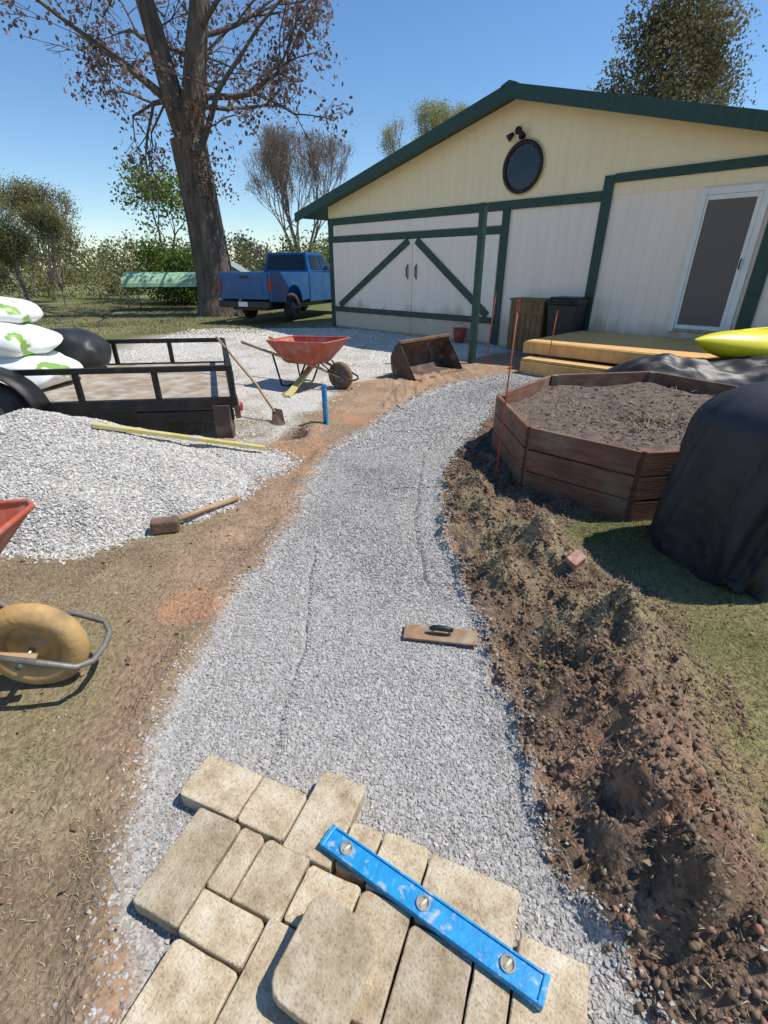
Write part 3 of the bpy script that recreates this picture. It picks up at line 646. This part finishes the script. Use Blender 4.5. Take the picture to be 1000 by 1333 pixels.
def tray(par,x0,x1,w0,w1,zb,zt,xb0,xb1,wb,mat):
    v=[(x0,-w0,zt),(x1,-w1,zt+.03),(x1,w1,zt+.03),(x0,w0,zt),(xb0,-wb,zb),(xb1,-wb*.9,zb),(xb1,wb*.9,zb),(xb0,wb,zb)]
    f=[(4,5,6,7),(0,1,5,4),(1,2,6,5),(2,3,7,6),(3,0,4,7)]
    o=mk('tray',v,f,mat,par); 
    b=o.modifiers.new('b','BEVEL'); b.width=.05; b.segments=4
    s=o.modifiers.new('s','SOLIDIFY'); s.thickness=.006
    tube('tray_rim',[(x0+.03,-w0,zt),(x1-.04,-w1,zt+.03),(x1,-w1+.05,zt+.03),(x1,w1-.05,zt+.03),(x1-.04,w1,zt+.03),(x0+.03,w0,zt),(x0,w0-.04,zt),(x0,-w0+.04,zt)],.011,mat,par,8,closed=True)
def barrow(name,loc,rz,tyre,frame='grey',hm='handle'):
    e=empty(name,loc,rz)
    wheel(e,(0,0,.19),(0,0,0),.19,.095,tyre)
    tray(e,-1.02,-.02,.30,.34,.33,.62,-.80,-.28,.2,'redpaint')
    for s_ in (-1,1):
        tube('handle_%d'%s_,[(.05,s_*.09,.20),(-.3,s_*.15,.31),(-.9,s_*.24,.44),(-1.45,s_*.30,.58)],.019,hm,e,10)
        tube('leg_%d'%s_,[(-.45,s_*.18,.34),(-.62,s_*.2,.02),(-.86,s_*.22,.02),(-.95,s_*.25,.44)],.014,frame,e,8)
        tube('brace_%d'%s_,[(0,s_*.085,.19),(-.22,s_*.13,.36)],.011,frame,e,8)
    tube('leg_cross',[(-.74,-.21,.03),(-.74,.21,.03)],.012,frame,e,8)
    tube('nose_guard',[(-.12,-.13,.27),(.10,-.14,.22),(.20,-.13,.18),(.235,-.08,.16),(.245,0,.16),(.235,.08,.16),(.20,.13,.18),(.10,.14,.22),(-.12,.13,.27)],.012,frame,e,8)
    return e
barrow('wheelbarrow',(-.60,6.75,0),math.radians(-28),'oldtyre','blackmetal')
w2=barrow('wheelbarrow',(-1.35,1.43,0.01),math.radians(6),'tan')
lathe('gravel_load',[(0,.20),(.12,.16),(.24,.07),(.33,-.03)],pm('load_sand',(.5,.38,.25),(.6,.5,.4),20,.9,.6,60,dist=.02),w2,24,(-.40,0,.60))

lb=empty('loader_bucket',(.30,7.45,0),math.radians(48))
bk=[(.50,.0),(.06,.02),(0,.12),(-.02,.30),(.06,.46),(.16,.52)]
v=[];f=[];Wd=1.25
for yy in (0,Wd):
    for (a,b) in bk: v.append((yy,-a+.25,b))
n=len(bk)
for k in range(n-1): f.append((k,k+1,n+k+1,n+k))
f.append(tuple(range(n))); f.append(tuple(range(n,2*n)))
o=mk('shell',v,f,'rust',lb); s=o.modifiers.new('s','SOLIDIFY'); s.thickness=.02; s.offset=0
beam('cutting_edge',(0-.02,-.27,.012),(Wd+.02,-.27,.012),.09,.024,'rustlight',lb)
beam('top_lip',(-.02,.09,.53),(Wd+.02,.09,.53),.07,.04,'rustlight',lb)
for k in (.3,.95): beam('bracket_%s'%k,(k,.27,.1),(k,.27,.42),.03,.08,'rust',lb)

# ------------------------------------------------------------ trailer
tr=empty('utility_trailer')
NR_=Vector((-1.44,4.60,0));FRr=Vector((-2.10,6.60,0));axd=Vector((-1.96,-.26,0)).normalized()
LT=3.4
NF=NR_+axd*LT;FF=FRr+axd*LT
Z=lambda p,z: Vector((p.x,p.y,z))
zt=.68;zd=.36
for nm,a,b in (('near',NR_,NF),('far',FRr,FF)):
    beam('top_rail_'+nm,Z(a,zt),Z(b,zt),.05,.05,'blackmetal',tr)
    beam('frame_'+nm,Z(a,zd),Z(b,zd),.06,.10,'blackmetal',tr)
    for k in range(6):
        p=a+(b-a)*(k/5); beam('post_%s_%d'%(nm,k),Z(p,zd+.051),Z(p,zt-.026),.045,.045,'blackmetal',tr)
for nm,a,b in (('rear',NR_,FRr),('front',NF,FF)):
    beam('end_top_'+nm,Z(a,zt-.001),Z(b,zt-.001),.045,.045,'blackmetal',tr); beam('end_low_'+nm,Z(a,zd-.002),Z(b,zd-.002),.06,.09,'blackmetal',tr)
q=[Z(NR_,zd),Z(FRr,zd),Z(FF,zd),Z(NF,zd)]
mk('floor',[tuple(p+Vector((0,0,.035))) for p in q],[(0,1,2,3)],'mesh_floor',tr)
beam('tail_light_bar',Z(NR_,.26)-axd*.02,Z(NR_+(FRr-NR_)*.25,.26)-axd*.02,.05,.12,'rust',tr)
beam('bumper_jack',Z(NR_,.0)+axd*.12,Z(NR_,.34)+axd*.12,.16,.1,'rust',tr)
beam('under_frame',Z(NR_,.24)+axd*.02,Z(NR_,.24)+axd*.9,.05,.10,'blackmetal',tr)
lathe('tail_light',[(0,.02),(.04,.02),(.045,0)],'redlight',tr,16,Z(NR_+(FRr-NR_)*.05,.29)-axd*.05,(0,math.radians(90),0))
az=math.atan2(axd.y,axd.x)
out=Vector((axd.y,-axd.x,0)); 
if out.y>0: out=-out
for k,dd in enumerate((2.05,)):
    c_=NR_+axd*dd+out*.16
    wheel(tr,(c_.x,c_.y,.33),(0,0,az),.33,.2,'rubber',pre='near_%d_'%k)
    c2=FRr+axd*dd-out*.16; wheel(tr,(c2.x,c2.y,.33),(0,0,az),.33,.2,'rubber',pre='far_%d_'%k)
    for nm,cc in (('near',c_),('far',c2)):
        v=[];f=[];n=15
        for j in range(n+1):
            a=math.radians(8+164*j/n)
            for s_ in (-.14,.14):
                pp=Vector((cc.x,cc.y,.34))+axd*(-.42*math.cos(a))+out*s_+Vector((0,0,.40*math.sin(a))); v.append(pp)
        for j in range(n): f.append((2*j,2*j+1,2*j+3,2*j+2))
        o=mk('fender_'+nm,v,f,'blackmetal',tr,smooth=True); s=o.modifiers.new('s','SOLIDIFY'); s.thickness=.012
def bagm(name,c,sx,sy,sz,rz,seed,mat='bag'):
    e=empty(name,c,rz); v=[];f=[];NA_=90;NZ_=44
    for j in range(NZ_+1):
        ph=math.pi*j/NZ_-math.pi/2
        for k in range(NA_):
            a=2*math.pi*k/NA_; c1=math.copysign(abs(math.cos(a))**.6,math.cos(a)); s1=math.copysign(abs(math.sin(a))**.6,math.sin(a))
            cp=abs(math.cos(ph))**.6; sp=math.copysign(abs(math.sin(ph))**.85,math.sin(ph))
            v.append((sx*cp*c1*(1-.15*sp),sy*cp*s1*(1-.15*sp),sz*sp))
    v=np.array(v); rid=1-np.abs(2*fbm(v[:,0]+v[:,1]*.8+9,v[:,1]*.5+v[:,2]*1.6,2.2,2,seed)-1); v=v*(1+.22*(rid-.75))[:,None]
    for j in range(NZ_):
        for k in range(NA_): f.append((j*NA_+k,j*NA_+(k+1)%NA_,(j+1)*NA_+(k+1)%NA_,(j+1)*NA_+k))
    mk('bag_skin',v,f,mat,e,smooth=True); return e
# stack of plastic bags slumped on each other
bagm('stacked_bag',(-4.02,5.15,.56),.68,.48,.19,az+.1,4)
bagm('stacked_bag',(-4.12,5.22,.86),.64,.44,.18,az-.12,6)
bagm('stacked_bag',(-4.22,5.30,1.12),.56,.40,.15,az+.25,9)
bagm('tarp_bundle',(-3.95,6.1,.62),.55,.35,.24,az-.1,8,'tarp')

# tools
def hp(x,y): return float(max(Hp2(np.array([x]),np.array([y]))[0],H(np.array([x]),np.array([y]))[0]))
sl_=empty('sledge_hammer'); za,zb_,zc=hp(-1.38,2.68),hp(-1.22,2.9),hp(-1.05,3.10)
beam('head',(-1.46,2.64,za+.05),(-1.30,2.69,za+.045),.085,.085,'rustlight',sl_,.014); tube('handle',[(-1.38,2.67,za+.05),(-1.22,2.88,max(zb_+.03,(za+zc)/2+.04)),(-1.04,3.10,zc+.03)],.018,'handle',sl_,10)
yb=empty('yellow_board'); za=hp(-2.12,3.49); zmid=hp(-1.6,3.75)
beam('rail',(-2.16,3.46,za+.04),(-1.05,4.02,max(.10,2*zmid-za-.05)),.06,.03,'yellow',yb,.003)
sh_=empty('shovel'); tube('shaft',[(-1.95,5.9,.80),(-1.4,5.35,.36),(-1.18,5.12,.12)],.014,'handle',sh_,8)
mk('blade',[(-1.22,5.2,.15),(-1.10,5.12,.15),(-1.05,4.98,.03),(-1.10,4.92,.01),(-1.2,5.0,.03),(-1.16,5.1,.10)],[(0,1,5),(1,2,5),(2,3,5),(3,4,5),(4,0,5)],'rust',sh_)
yh=empty('wood_scrap'); beam('board',(-1.25,6.2,.03),(-1.05,7.1,.25),.09,.035,'yellow',yh,.003); beam('board_2',(-1.32,6.35,.02),(-1.2,6.7,.05),.06,.03,'handle',yh)

# ------------------------------------------------------------ pickup truck
tk=empty('pickup_truck',(-4.1,15.6,.05),math.radians(90-22)); tk.scale=(1.07,1.0,1.08)
W=.92
zb=.55;zr_=1.28
def side(nm,y0,y1):
    arch=lambda cx,r,zz:[(cx+r*math.cos(a),zz+r*math.sin(a)) for a in np.linspace(math.pi,0,10)]
    pr=[(0,zb)]+arch(1.15,.44,zb-.05)[0:]+[(2.05,zb),(2.05,zr_),(0,zr_)]
    extr(nm,pr,y0,y1,'blue',tk,.02)
side('bed_side_right',-W,-W+.09); side('bed_side_left',W-.09,W)
box('tailgate',(-.01,-W+.095,.60),(.06,W-.095,1.27),'blue',tk,.015)
box('tailgate_panel',(-.022,-.62,.72),(-.011,.62,1.12),'blue',tk,.01)
box('tailgate_handle',(-.04,-.12,1.13),(-.0225,.12,1.19),'black',tk,.005)
box('bed_floor',(.06,-W+.09,.62),(2.0,W-.09,.70),'blackmetal',tk); box('bed_front',(1.98,-W+.09,.70),(2.04,W-.09,1.27),'blue',tk)
box('rear_bumper',(-.16,-.9,.40),(-.03,.9,.57),'black',tk,.02); box('plate',(-.17,-.16,.43),(-.161,.16,.55),'white',tk,.002)
for s_ in (-1,1): box('taillight_%d'%s_,(-.02,s_*W-.075 if s_>0 else -W-.002,.80),(.05,s_*W+.002 if s_>0 else -W+.075,1.12),'redlight',tk,.008)
arch2=[(4.25+.44*math.cos(a),zb-.05+.44*math.sin(a)) for a in np.linspace(math.pi,0,10)]
extr('cab_lower',[(2.07,.45),(3.75,.45)]+arch2+[(4.95,.55),(5.15,.60),(5.18,.95),(5.0,1.12),(3.75,1.25),(2.07,1.28)],-W,W,'blue',tk,.03)
def gh(z0,z1,x0a,x0b,x1a,x1b,w0,w1,nm,mat):
    v=[(x0a,-w0,z0),(x1a,-w0,z0),(x1a,w0,z0),(x0a,w0,z0),(x0b,-w1,z1),(x1b,-w1,z1),(x1b,w1,z1),(x0b,w1,z1)]
    f=[(0,3,2,1),(4,5,6,7),(0,1,5,4),(1,2,6,5),(2,3,7,6),(3,0,4,7)]; return mk(nm,v,f,mat,tk,bevel=.03)
gh(1.27,1.80,2.12,2.25,3.85,3.2,.88,.72,'cab_roof_structure','blue')
def quad(nm,pts,mat): return mk(nm,pts,[(0,1,2,3)],mat,tk)
quad('rear_glass',[(2.122,-.74,1.33),(2.122,.74,1.33),(2.222,.64,1.73),(2.222,-.64,1.73)],'glass')
for s_ in (-1,1):
    quad('side_glass_%d'%s_,[(2.30,s_*.875,1.34),(2.85,s_*.875,1.34),(2.85,s_*.760,1.73),(2.35,s_*.760,1.73)],'glass')
    quad('door_glass_%d'%s_,[(2.93,s_*.875,1.34),(3.62,s_*.875,1.34),(3.20,s_*.760,1.73),(2.93,s_*.760,1.73)],'glass')
    box('mirror_%d'%s_,(3.45,s_*1.02-.08,1.28),(3.53,s_*1.02+.08,1.50),'black',tk,.02)
    box('door_gap_%d'%s_,(2.89,s_*(W+.001)-.001,.55),(2.90,s_*(W+.001)+.001,1.24),'black',tk,0)
quad('windshield',[(3.82,-.75,1.32),(3.82,.75,1.32),(3.28,.64,1.74),(3.28,-.64,1.74)],'glass')
box('underbody',(.1,-.6,.32),(4.9,.6,.54),'black',tk)
for cx in (1.15,4.25):
    for s_ in (-1,1): wheel(tk,(cx,s_*.80,.37),(0,0,0),.37,.24,'rubber',pre='w%s%d_'%(cx,s_))

# ------------------------------------------------------------ trees
def tubes_np(name,segs,mat,parent=None,k=6):
    A=np.array([s[0] for s in segs],float);B=np.array([s[1] for s in segs],float);r0=np.array([s[2] for s in segs]);r1=np.array([s[3] for s in segs])
    d=B-A; L=np.linalg.norm(d,axis=1)[:,None]+1e-9; d=d/L; B=B+d*(r1[:,None]*.3)
    up=np.where(np.abs(d[:,2:3])>.9,np.array([[1.,0,0]]),np.array([[0,0,1.]]))
    s=np.cross(d,up); s/=np.linalg.norm(s,axis=1)[:,None]; u=np.cross(d,s)
    an=np.arange(k)*2*np.pi/k; c_=np.cos(an)[None,:,None];s_=np.sin(an)[None,:,None]
    ring=s[:,None]*c_+u[:,None]*s_
    V=np.concatenate([A[:,None]+ring*r0[:,None,None],B[:,None]+ring*r1[:,None,None]],1).reshape(-1,3)
    j=np.arange(k); q=np.stack([j,(j+1)%k,(j+1)%k+k,j+k],1)
    F=(np.arange(len(segs))[:,None,None]*2*k+q[None]).reshape(-1,4)
    return bigmesh(name,V,F,mat,None,parent,True)
def grow(segs,tips,p,d,r,L,depth,rng,spread=.6,upb=.15,nseg=3,ratio=.72,kids=(2,3),minr=.004):
    p=np.array(p,float);d=np.array(d,float);d/=np.linalg.norm(d)
    for i in range(nseg):
        d2=d+rng.normal(0,.10,3)+np.array([0,0,upb*.3]); d2/=np.linalg.norm(d2)
        q=p+d2*L/nseg; r2=max(minr,r*(1-.25/nseg*1.2))
        segs.append((p,q,r,r2)); p=q;d=d2;r=r2
        if depth>0 and i>0 and rng.random()<.5:
            dd=d+rng.normal(0,spread,3); grow(segs,tips,p,dd,r*.5,L*ratio*.8,depth-1,rng,spread,upb,nseg,ratio,kids,minr)
    if depth<=1: tips.append(p)
    if depth<=0: return
    for _ in range(rng.integers(kids[0],kids[1]+1)):
        dd=d+rng.normal(0,spread,3)+np.array([0,0,upb]); grow(segs,tips,p,dd,r*.68,L*ratio,depth-1,rng,spread,upb,nseg,ratio,kids,minr)
def leafcloud(name,tips,per,spr,size,c1,c2,parent,keep=1,droop=0):
    T_=np.array(tips); T_=T_[R.random(len(T_))<keep]
    P=np.repeat(T_,per,0)+R.normal(0,spr,(len(T_)*per,3)); P[:,2]-=droop*R.random(len(P))
    sh=np.repeat(R.uniform(.6,1.2,len(T_)),per)
    col=mixc(c1,c2,R.random(len(P)))*sh[:,None]
    return quads(name,P,size*R.uniform(.6,1.3,len(P)),col,parent=parent)

rng=np.random.default_rng(11); segs=[];tips=[]
bx,by=-5.95,18.9
tr_pts=[((bx+.05,by,-.1),.92),((bx,by,.35),.74),((bx-.03,by,1.2),.64),((bx-.1,by,2.6),.59),((bx-.18,by,4.0),.56),((bx-.25,by,5.0),.56)]
for a,b in zip(tr_pts[:-1],tr_pts[1:]): segs.append((np.array(a[0]),np.array(b[0]),a[1],b[1]))
top_=np.array(tr_pts[-1][0])
def limb(pts,r0,r1,dep,L,nk=2):
    n=len(pts)
    for i in range(n-1):
        ra=r0+(r1-r0)*i/(n-1); rb=r0+(r1-r0)*(i+1)/(n-1); segs.append((np.array(pts[i],float),np.array(pts[i+1],float),ra,rb))
        if i>0:
            for _ in range(nk):
                dd=rng.normal(0,1,3); dd[2]=abs(dd[2])*.4-.05; grow(segs,tips,pts[i],dd,rb*.33,L,dep,rng,.5,.0,3,.7,(1,3),.008)
    grow(segs,tips,pts[-1],np.array(pts[-1])-np.array(pts[-2]),r1,L*1.3,dep,rng,.5,.1,3,.75,(2,3),.008)
limb([tuple(top_),(bx-.5,by,6.0),(bx-.75,by,7.5),(bx-1.0,by-.2,9.2),(bx-1.2,by,10.8)],.38,.18,3,1.9)
limb([tuple(top_),(bx+.1,by,6.2),(bx+.45,by,7.6),(bx+.9,by,9.2),(bx+1.2,by,11)],.42,.18,3,1.9)
limb([(bx-.1,by,4.6),(bx+.5,by-.3,5.4),(bx+1.0,by-.4,6.3),(bx+1.9,by-.4,7.2)],.12,.05,2,1.5)
limb([(bx-.5,by,6.0),(bx-1.7,by-.2,6.9),(bx-2.8,by-.3,7.6)],.14,.06,3,1.4)
oak=tubes_np('oak_tree',segs,'bark',k=9)
T_=np.array(tips); T_=T_[fbm(T_[:,0],T_[:,2],.9,2,3)>.38]
leafcloud('brown_leaves',T_,18,.22,.15,(.19,.12,.105),(.32,.215,.19),oak,.66,.25)
cl=np.c_[R.normal(bx+.30,.40,85),R.normal(by-.55,.15,85),R.uniform(3.6,6.2,85)]
leafcloud('trunk_leaves',cl,9,.12,.12,(.14,.085,.06),(.24,.155,.12),oak,1,.1)

def gtree(name,x,y,h,seed,c1,c2,dep=4,per=10,size=.16,spr=.25,trunk=.12,spread=.55):
    rng=np.random.default_rng(seed); s=[];t=[]
    grow(s,t,(x,y,-.2),(0,0,1),trunk,h*.33,dep,rng,spread,.2,3,.74,(2,3),.006)
    o=tubes_np(name,s,'barkgrey',k=5)
    leafcloud('leaves',t,per,spr,size,c1,c2,o,1)
    return o
def baretree(name,x,y,h,seed,trunk,dep=6,c1=(.22,.15,.12),c2=(.3,.22,.18),per=3,z1=None,tilt=.30):
    rng=np.random.default_rng(seed); s=[];t=[]
    p=np.array([x,y,-.2]);q=np.array([x,y,z1 or h*.16]); s.append((p,q,trunk,trunk*.9))
    for _ in range(8):
        dd=np.array([rng.normal(0,tilt),rng.normal(0,tilt),1]); grow(s,t,q,dd,trunk*.5,h*.27,dep,rng,.30,.3,3,.70,(2,3),.006)
    o=tubes_np(name,s,'barkgrey',k=4); 
    leafcloud('buds',t,per,.15,.07,c1,c2,o,1); return o
baretree('bare_tree',-5.1,34,9.2,5,.18,5,(.30,.22,.19),(.40,.32,.28),3)
gtree('young_green_tree',-10.6,27,5.9,4,(.14,.20,.04),(.25,.31,.08),dep=4,per=24,size=.17,spr=.32,trunk=.13,spread=.5)
baretree('budding_tree',2.9,34,6.8,14,.2,4,(.36,.37,.13),(.48,.47,.22),18,z1=4.6,tilt=.55)
def blobtree(name,cx,cy,z0,parts,n,size,c1,c2,trunk=.25,ht=3,mat='bark',cs=45,tight=.17):
    o=tube(name,[(cx,cy,-.2),(cx,cy,ht*.5),(cx+.1,cy,ht)],.2,mat,None,8,radii=[trunk,trunk*.8,trunk*.5])
    P=[];Cc=[]
    tot=sum(p[3]*p[3]*p[4] for p in parts)
    for (px,py,pz,rx,rz) in parts:
        m=int(n*rx*rx*rz/tot); nc=max(6,m//cs)
        u_=R.normal(size=(nc,3)); u_/=np.linalg.norm(u_,axis=1)[:,None]; rad=R.uniform(.2,1.1,nc)**.6
        cc=np.array([px,py,pz])+u_*rad[:,None]*np.array([rx,rx,rz])
        sh=R.uniform(.5,1.25,nc)
        idx=R.integers(0,nc,m)
        P.append(cc[idx]+R.normal(0,1,(m,3))*min(rx,rz)*tight); Cc.append(mixc(c1,c2,R.random(m))*sh[idx][:,None])
    P=np.vstack(P);Cc=np.vstack(Cc)
    k=P[:,2]>0.0; quads('foliage',P[k],size*R.uniform(.6,1.4,k.sum()),Cc[k],parent=o); return o
parts=[(12.4,27,z,r,1.3) for z,r in ((6.5,3.2),(8,3.2),(9.3,2.7),(10.5,2.1),(11.6,1.4))]+[(12.4+R.normal(0,1.7),27,R.uniform(6,11),.9,.9) for _ in range(9)]
blobtree('evergreen_tree',12.4,27,0,parts,36000,.14,(.16,.145,.07),(.30,.26,.15),.3,9,tight=.22,cs=60)
def scrub(name,x0,x1,y0,y1,h0,h1,n,count,c1,c2,size):
    parts=[]
    for _ in range(n):
        h=R.uniform(h0,h1); parts.append((R.uniform(x0,x1),R.uniform(y0,y1),h*.5,R.uniform(.6,1.2)*h*.55,h*.55))
    return blobtree(name,(x0+x1)/2,(y0+y1)/2,0,parts,count,size,c1,c2,.05,1,tight=.25)
blobtree('evergreen_bush',-8.9,23.5,0,[(-8.9,23.5,.9,1.2,1.1),(-8.2,23.4,1.3,.9,1.1),(-9.7,23.6,1.4,1.0,1.2),(-7.7,23.3,.7,.7,.7)],11000,.12,(.08,.13,.03),(.17,.26,.06),.08,1,tight=.25)
scrub('hedge_scrub',-24,-11,24,31,.9,2.6,24,12000,(.17,.17,.075),(.29,.27,.13),.12)
scrub('distant_shrubs',-44,-4,46,62,1.8,4.2,40,16000,(.16,.18,.08),(.28,.28,.13),.26)
scrub('green_shrubs',-6.6,1,27,34,1.5,3.0,16,10000,(.14,.17,.05),(.27,.27,.10),.16)
scrub('hedge_line',-150,90,110,170,4,9,85,18000,(.16,.17,.11),(.25,.25,.16),.9)
scrub('right_hedge',14,26,10,18,1.5,3,10,4000,(.08,.11,.035),(.16,.18,.06),.18)
for k,(a,b,h_) in enumerate(((-15.5,19.5,5.0),(-17.2,22.5,6.2),(-13.4,22,4.0),(-19.5,25,6.4),(-12.6,18.6,3.0),(-15,24,5.2))): baretree('bare_brush',a,b,h_,30+k,.05,4,(.22,.22,.09),(.32,.30,.14),7)
cs=empty('canopy_shelter',(-8.6,21.0,0),math.radians(8))
v=[];f=[]
for j in range(13):
    a=math.pi*j/12
    for xx in (-1.45,1.45): v.append((xx,.75*math.cos(a),.90+.50*math.sin(a)))
for j in range(12): f.append((2*j,2*j+1,2*j+3,2*j+2))
f.append(tuple(range(0,26,2))); f.append(tuple(range(1,26,2)))
mk('canopy',v,f,'canopy',cs,smooth=False)
for a in (-1.35,1.35):
    for b in (-.7,.7): tube('pole',[(a,b,0),(a,b,.91)],.025,'grey',cs,6)
gs=empty('grey_shed',(-7.0,24.6,0)); box('walls',(-.7,-.7,0),(.7,.7,1.3),'siding_grey',gs); extr('roof',[(-.85,1.3),(.85,1.3),(0,1.8)],-.8,.8,'siding_grey',gs,.01)

# ------------------------------------------------------------ light, sky, camera
el=math.radians(58); azs=math.atan2(.95,.08)
w=bpy.data.worlds.new('World'); sc.world=w; w.use_nodes=True; nt=w.node_tree
sk=nt.nodes.new('ShaderNodeTexSky'); sk.sky_type='NISHITA'; sk.sun_disc=False; sk.sun_elevation=el; sk.sun_rotation=azs; sk.air_density=1.05; sk.dust_density=.1; sk.ozone_density=3.5; sk.altitude=400
hs=nt.nodes.new('ShaderNodeHueSaturation'); hs.inputs['Saturation'].default_value=1.15; nt.links.new(sk.outputs[0],hs.inputs['Color'])
bg=nt.nodes['Background']; bg.inputs[1].default_value=.15; nt.links.new(hs.outputs[0],bg.inputs[0])
sd=Vector((math.sin(azs)*math.cos(el),math.cos(azs)*math.cos(el),math.sin(el)))
l=bpy.data.lights.new('sun','SUN'); l.energy=5.0; l.angle=math.radians(.5); l.color=(1,.95,.86)
lo=link(bpy.data.objects.new('sun',l)); lo.rotation_euler=(-sd).to_track_quat('-Z','Y').to_euler()
cam=bpy.data.cameras.new('camera'); cam.sensor_fit='HORIZONTAL'; cam.sensor_width=36; cam.lens=22.5; cam.clip_start=.05; cam.clip_end=3000
co=link(bpy.data.objects.new('camera',cam)); co.location=(0,0,1.5); co.rotation_euler=(math.radians(90-26.82),0,0)
sc.camera=co
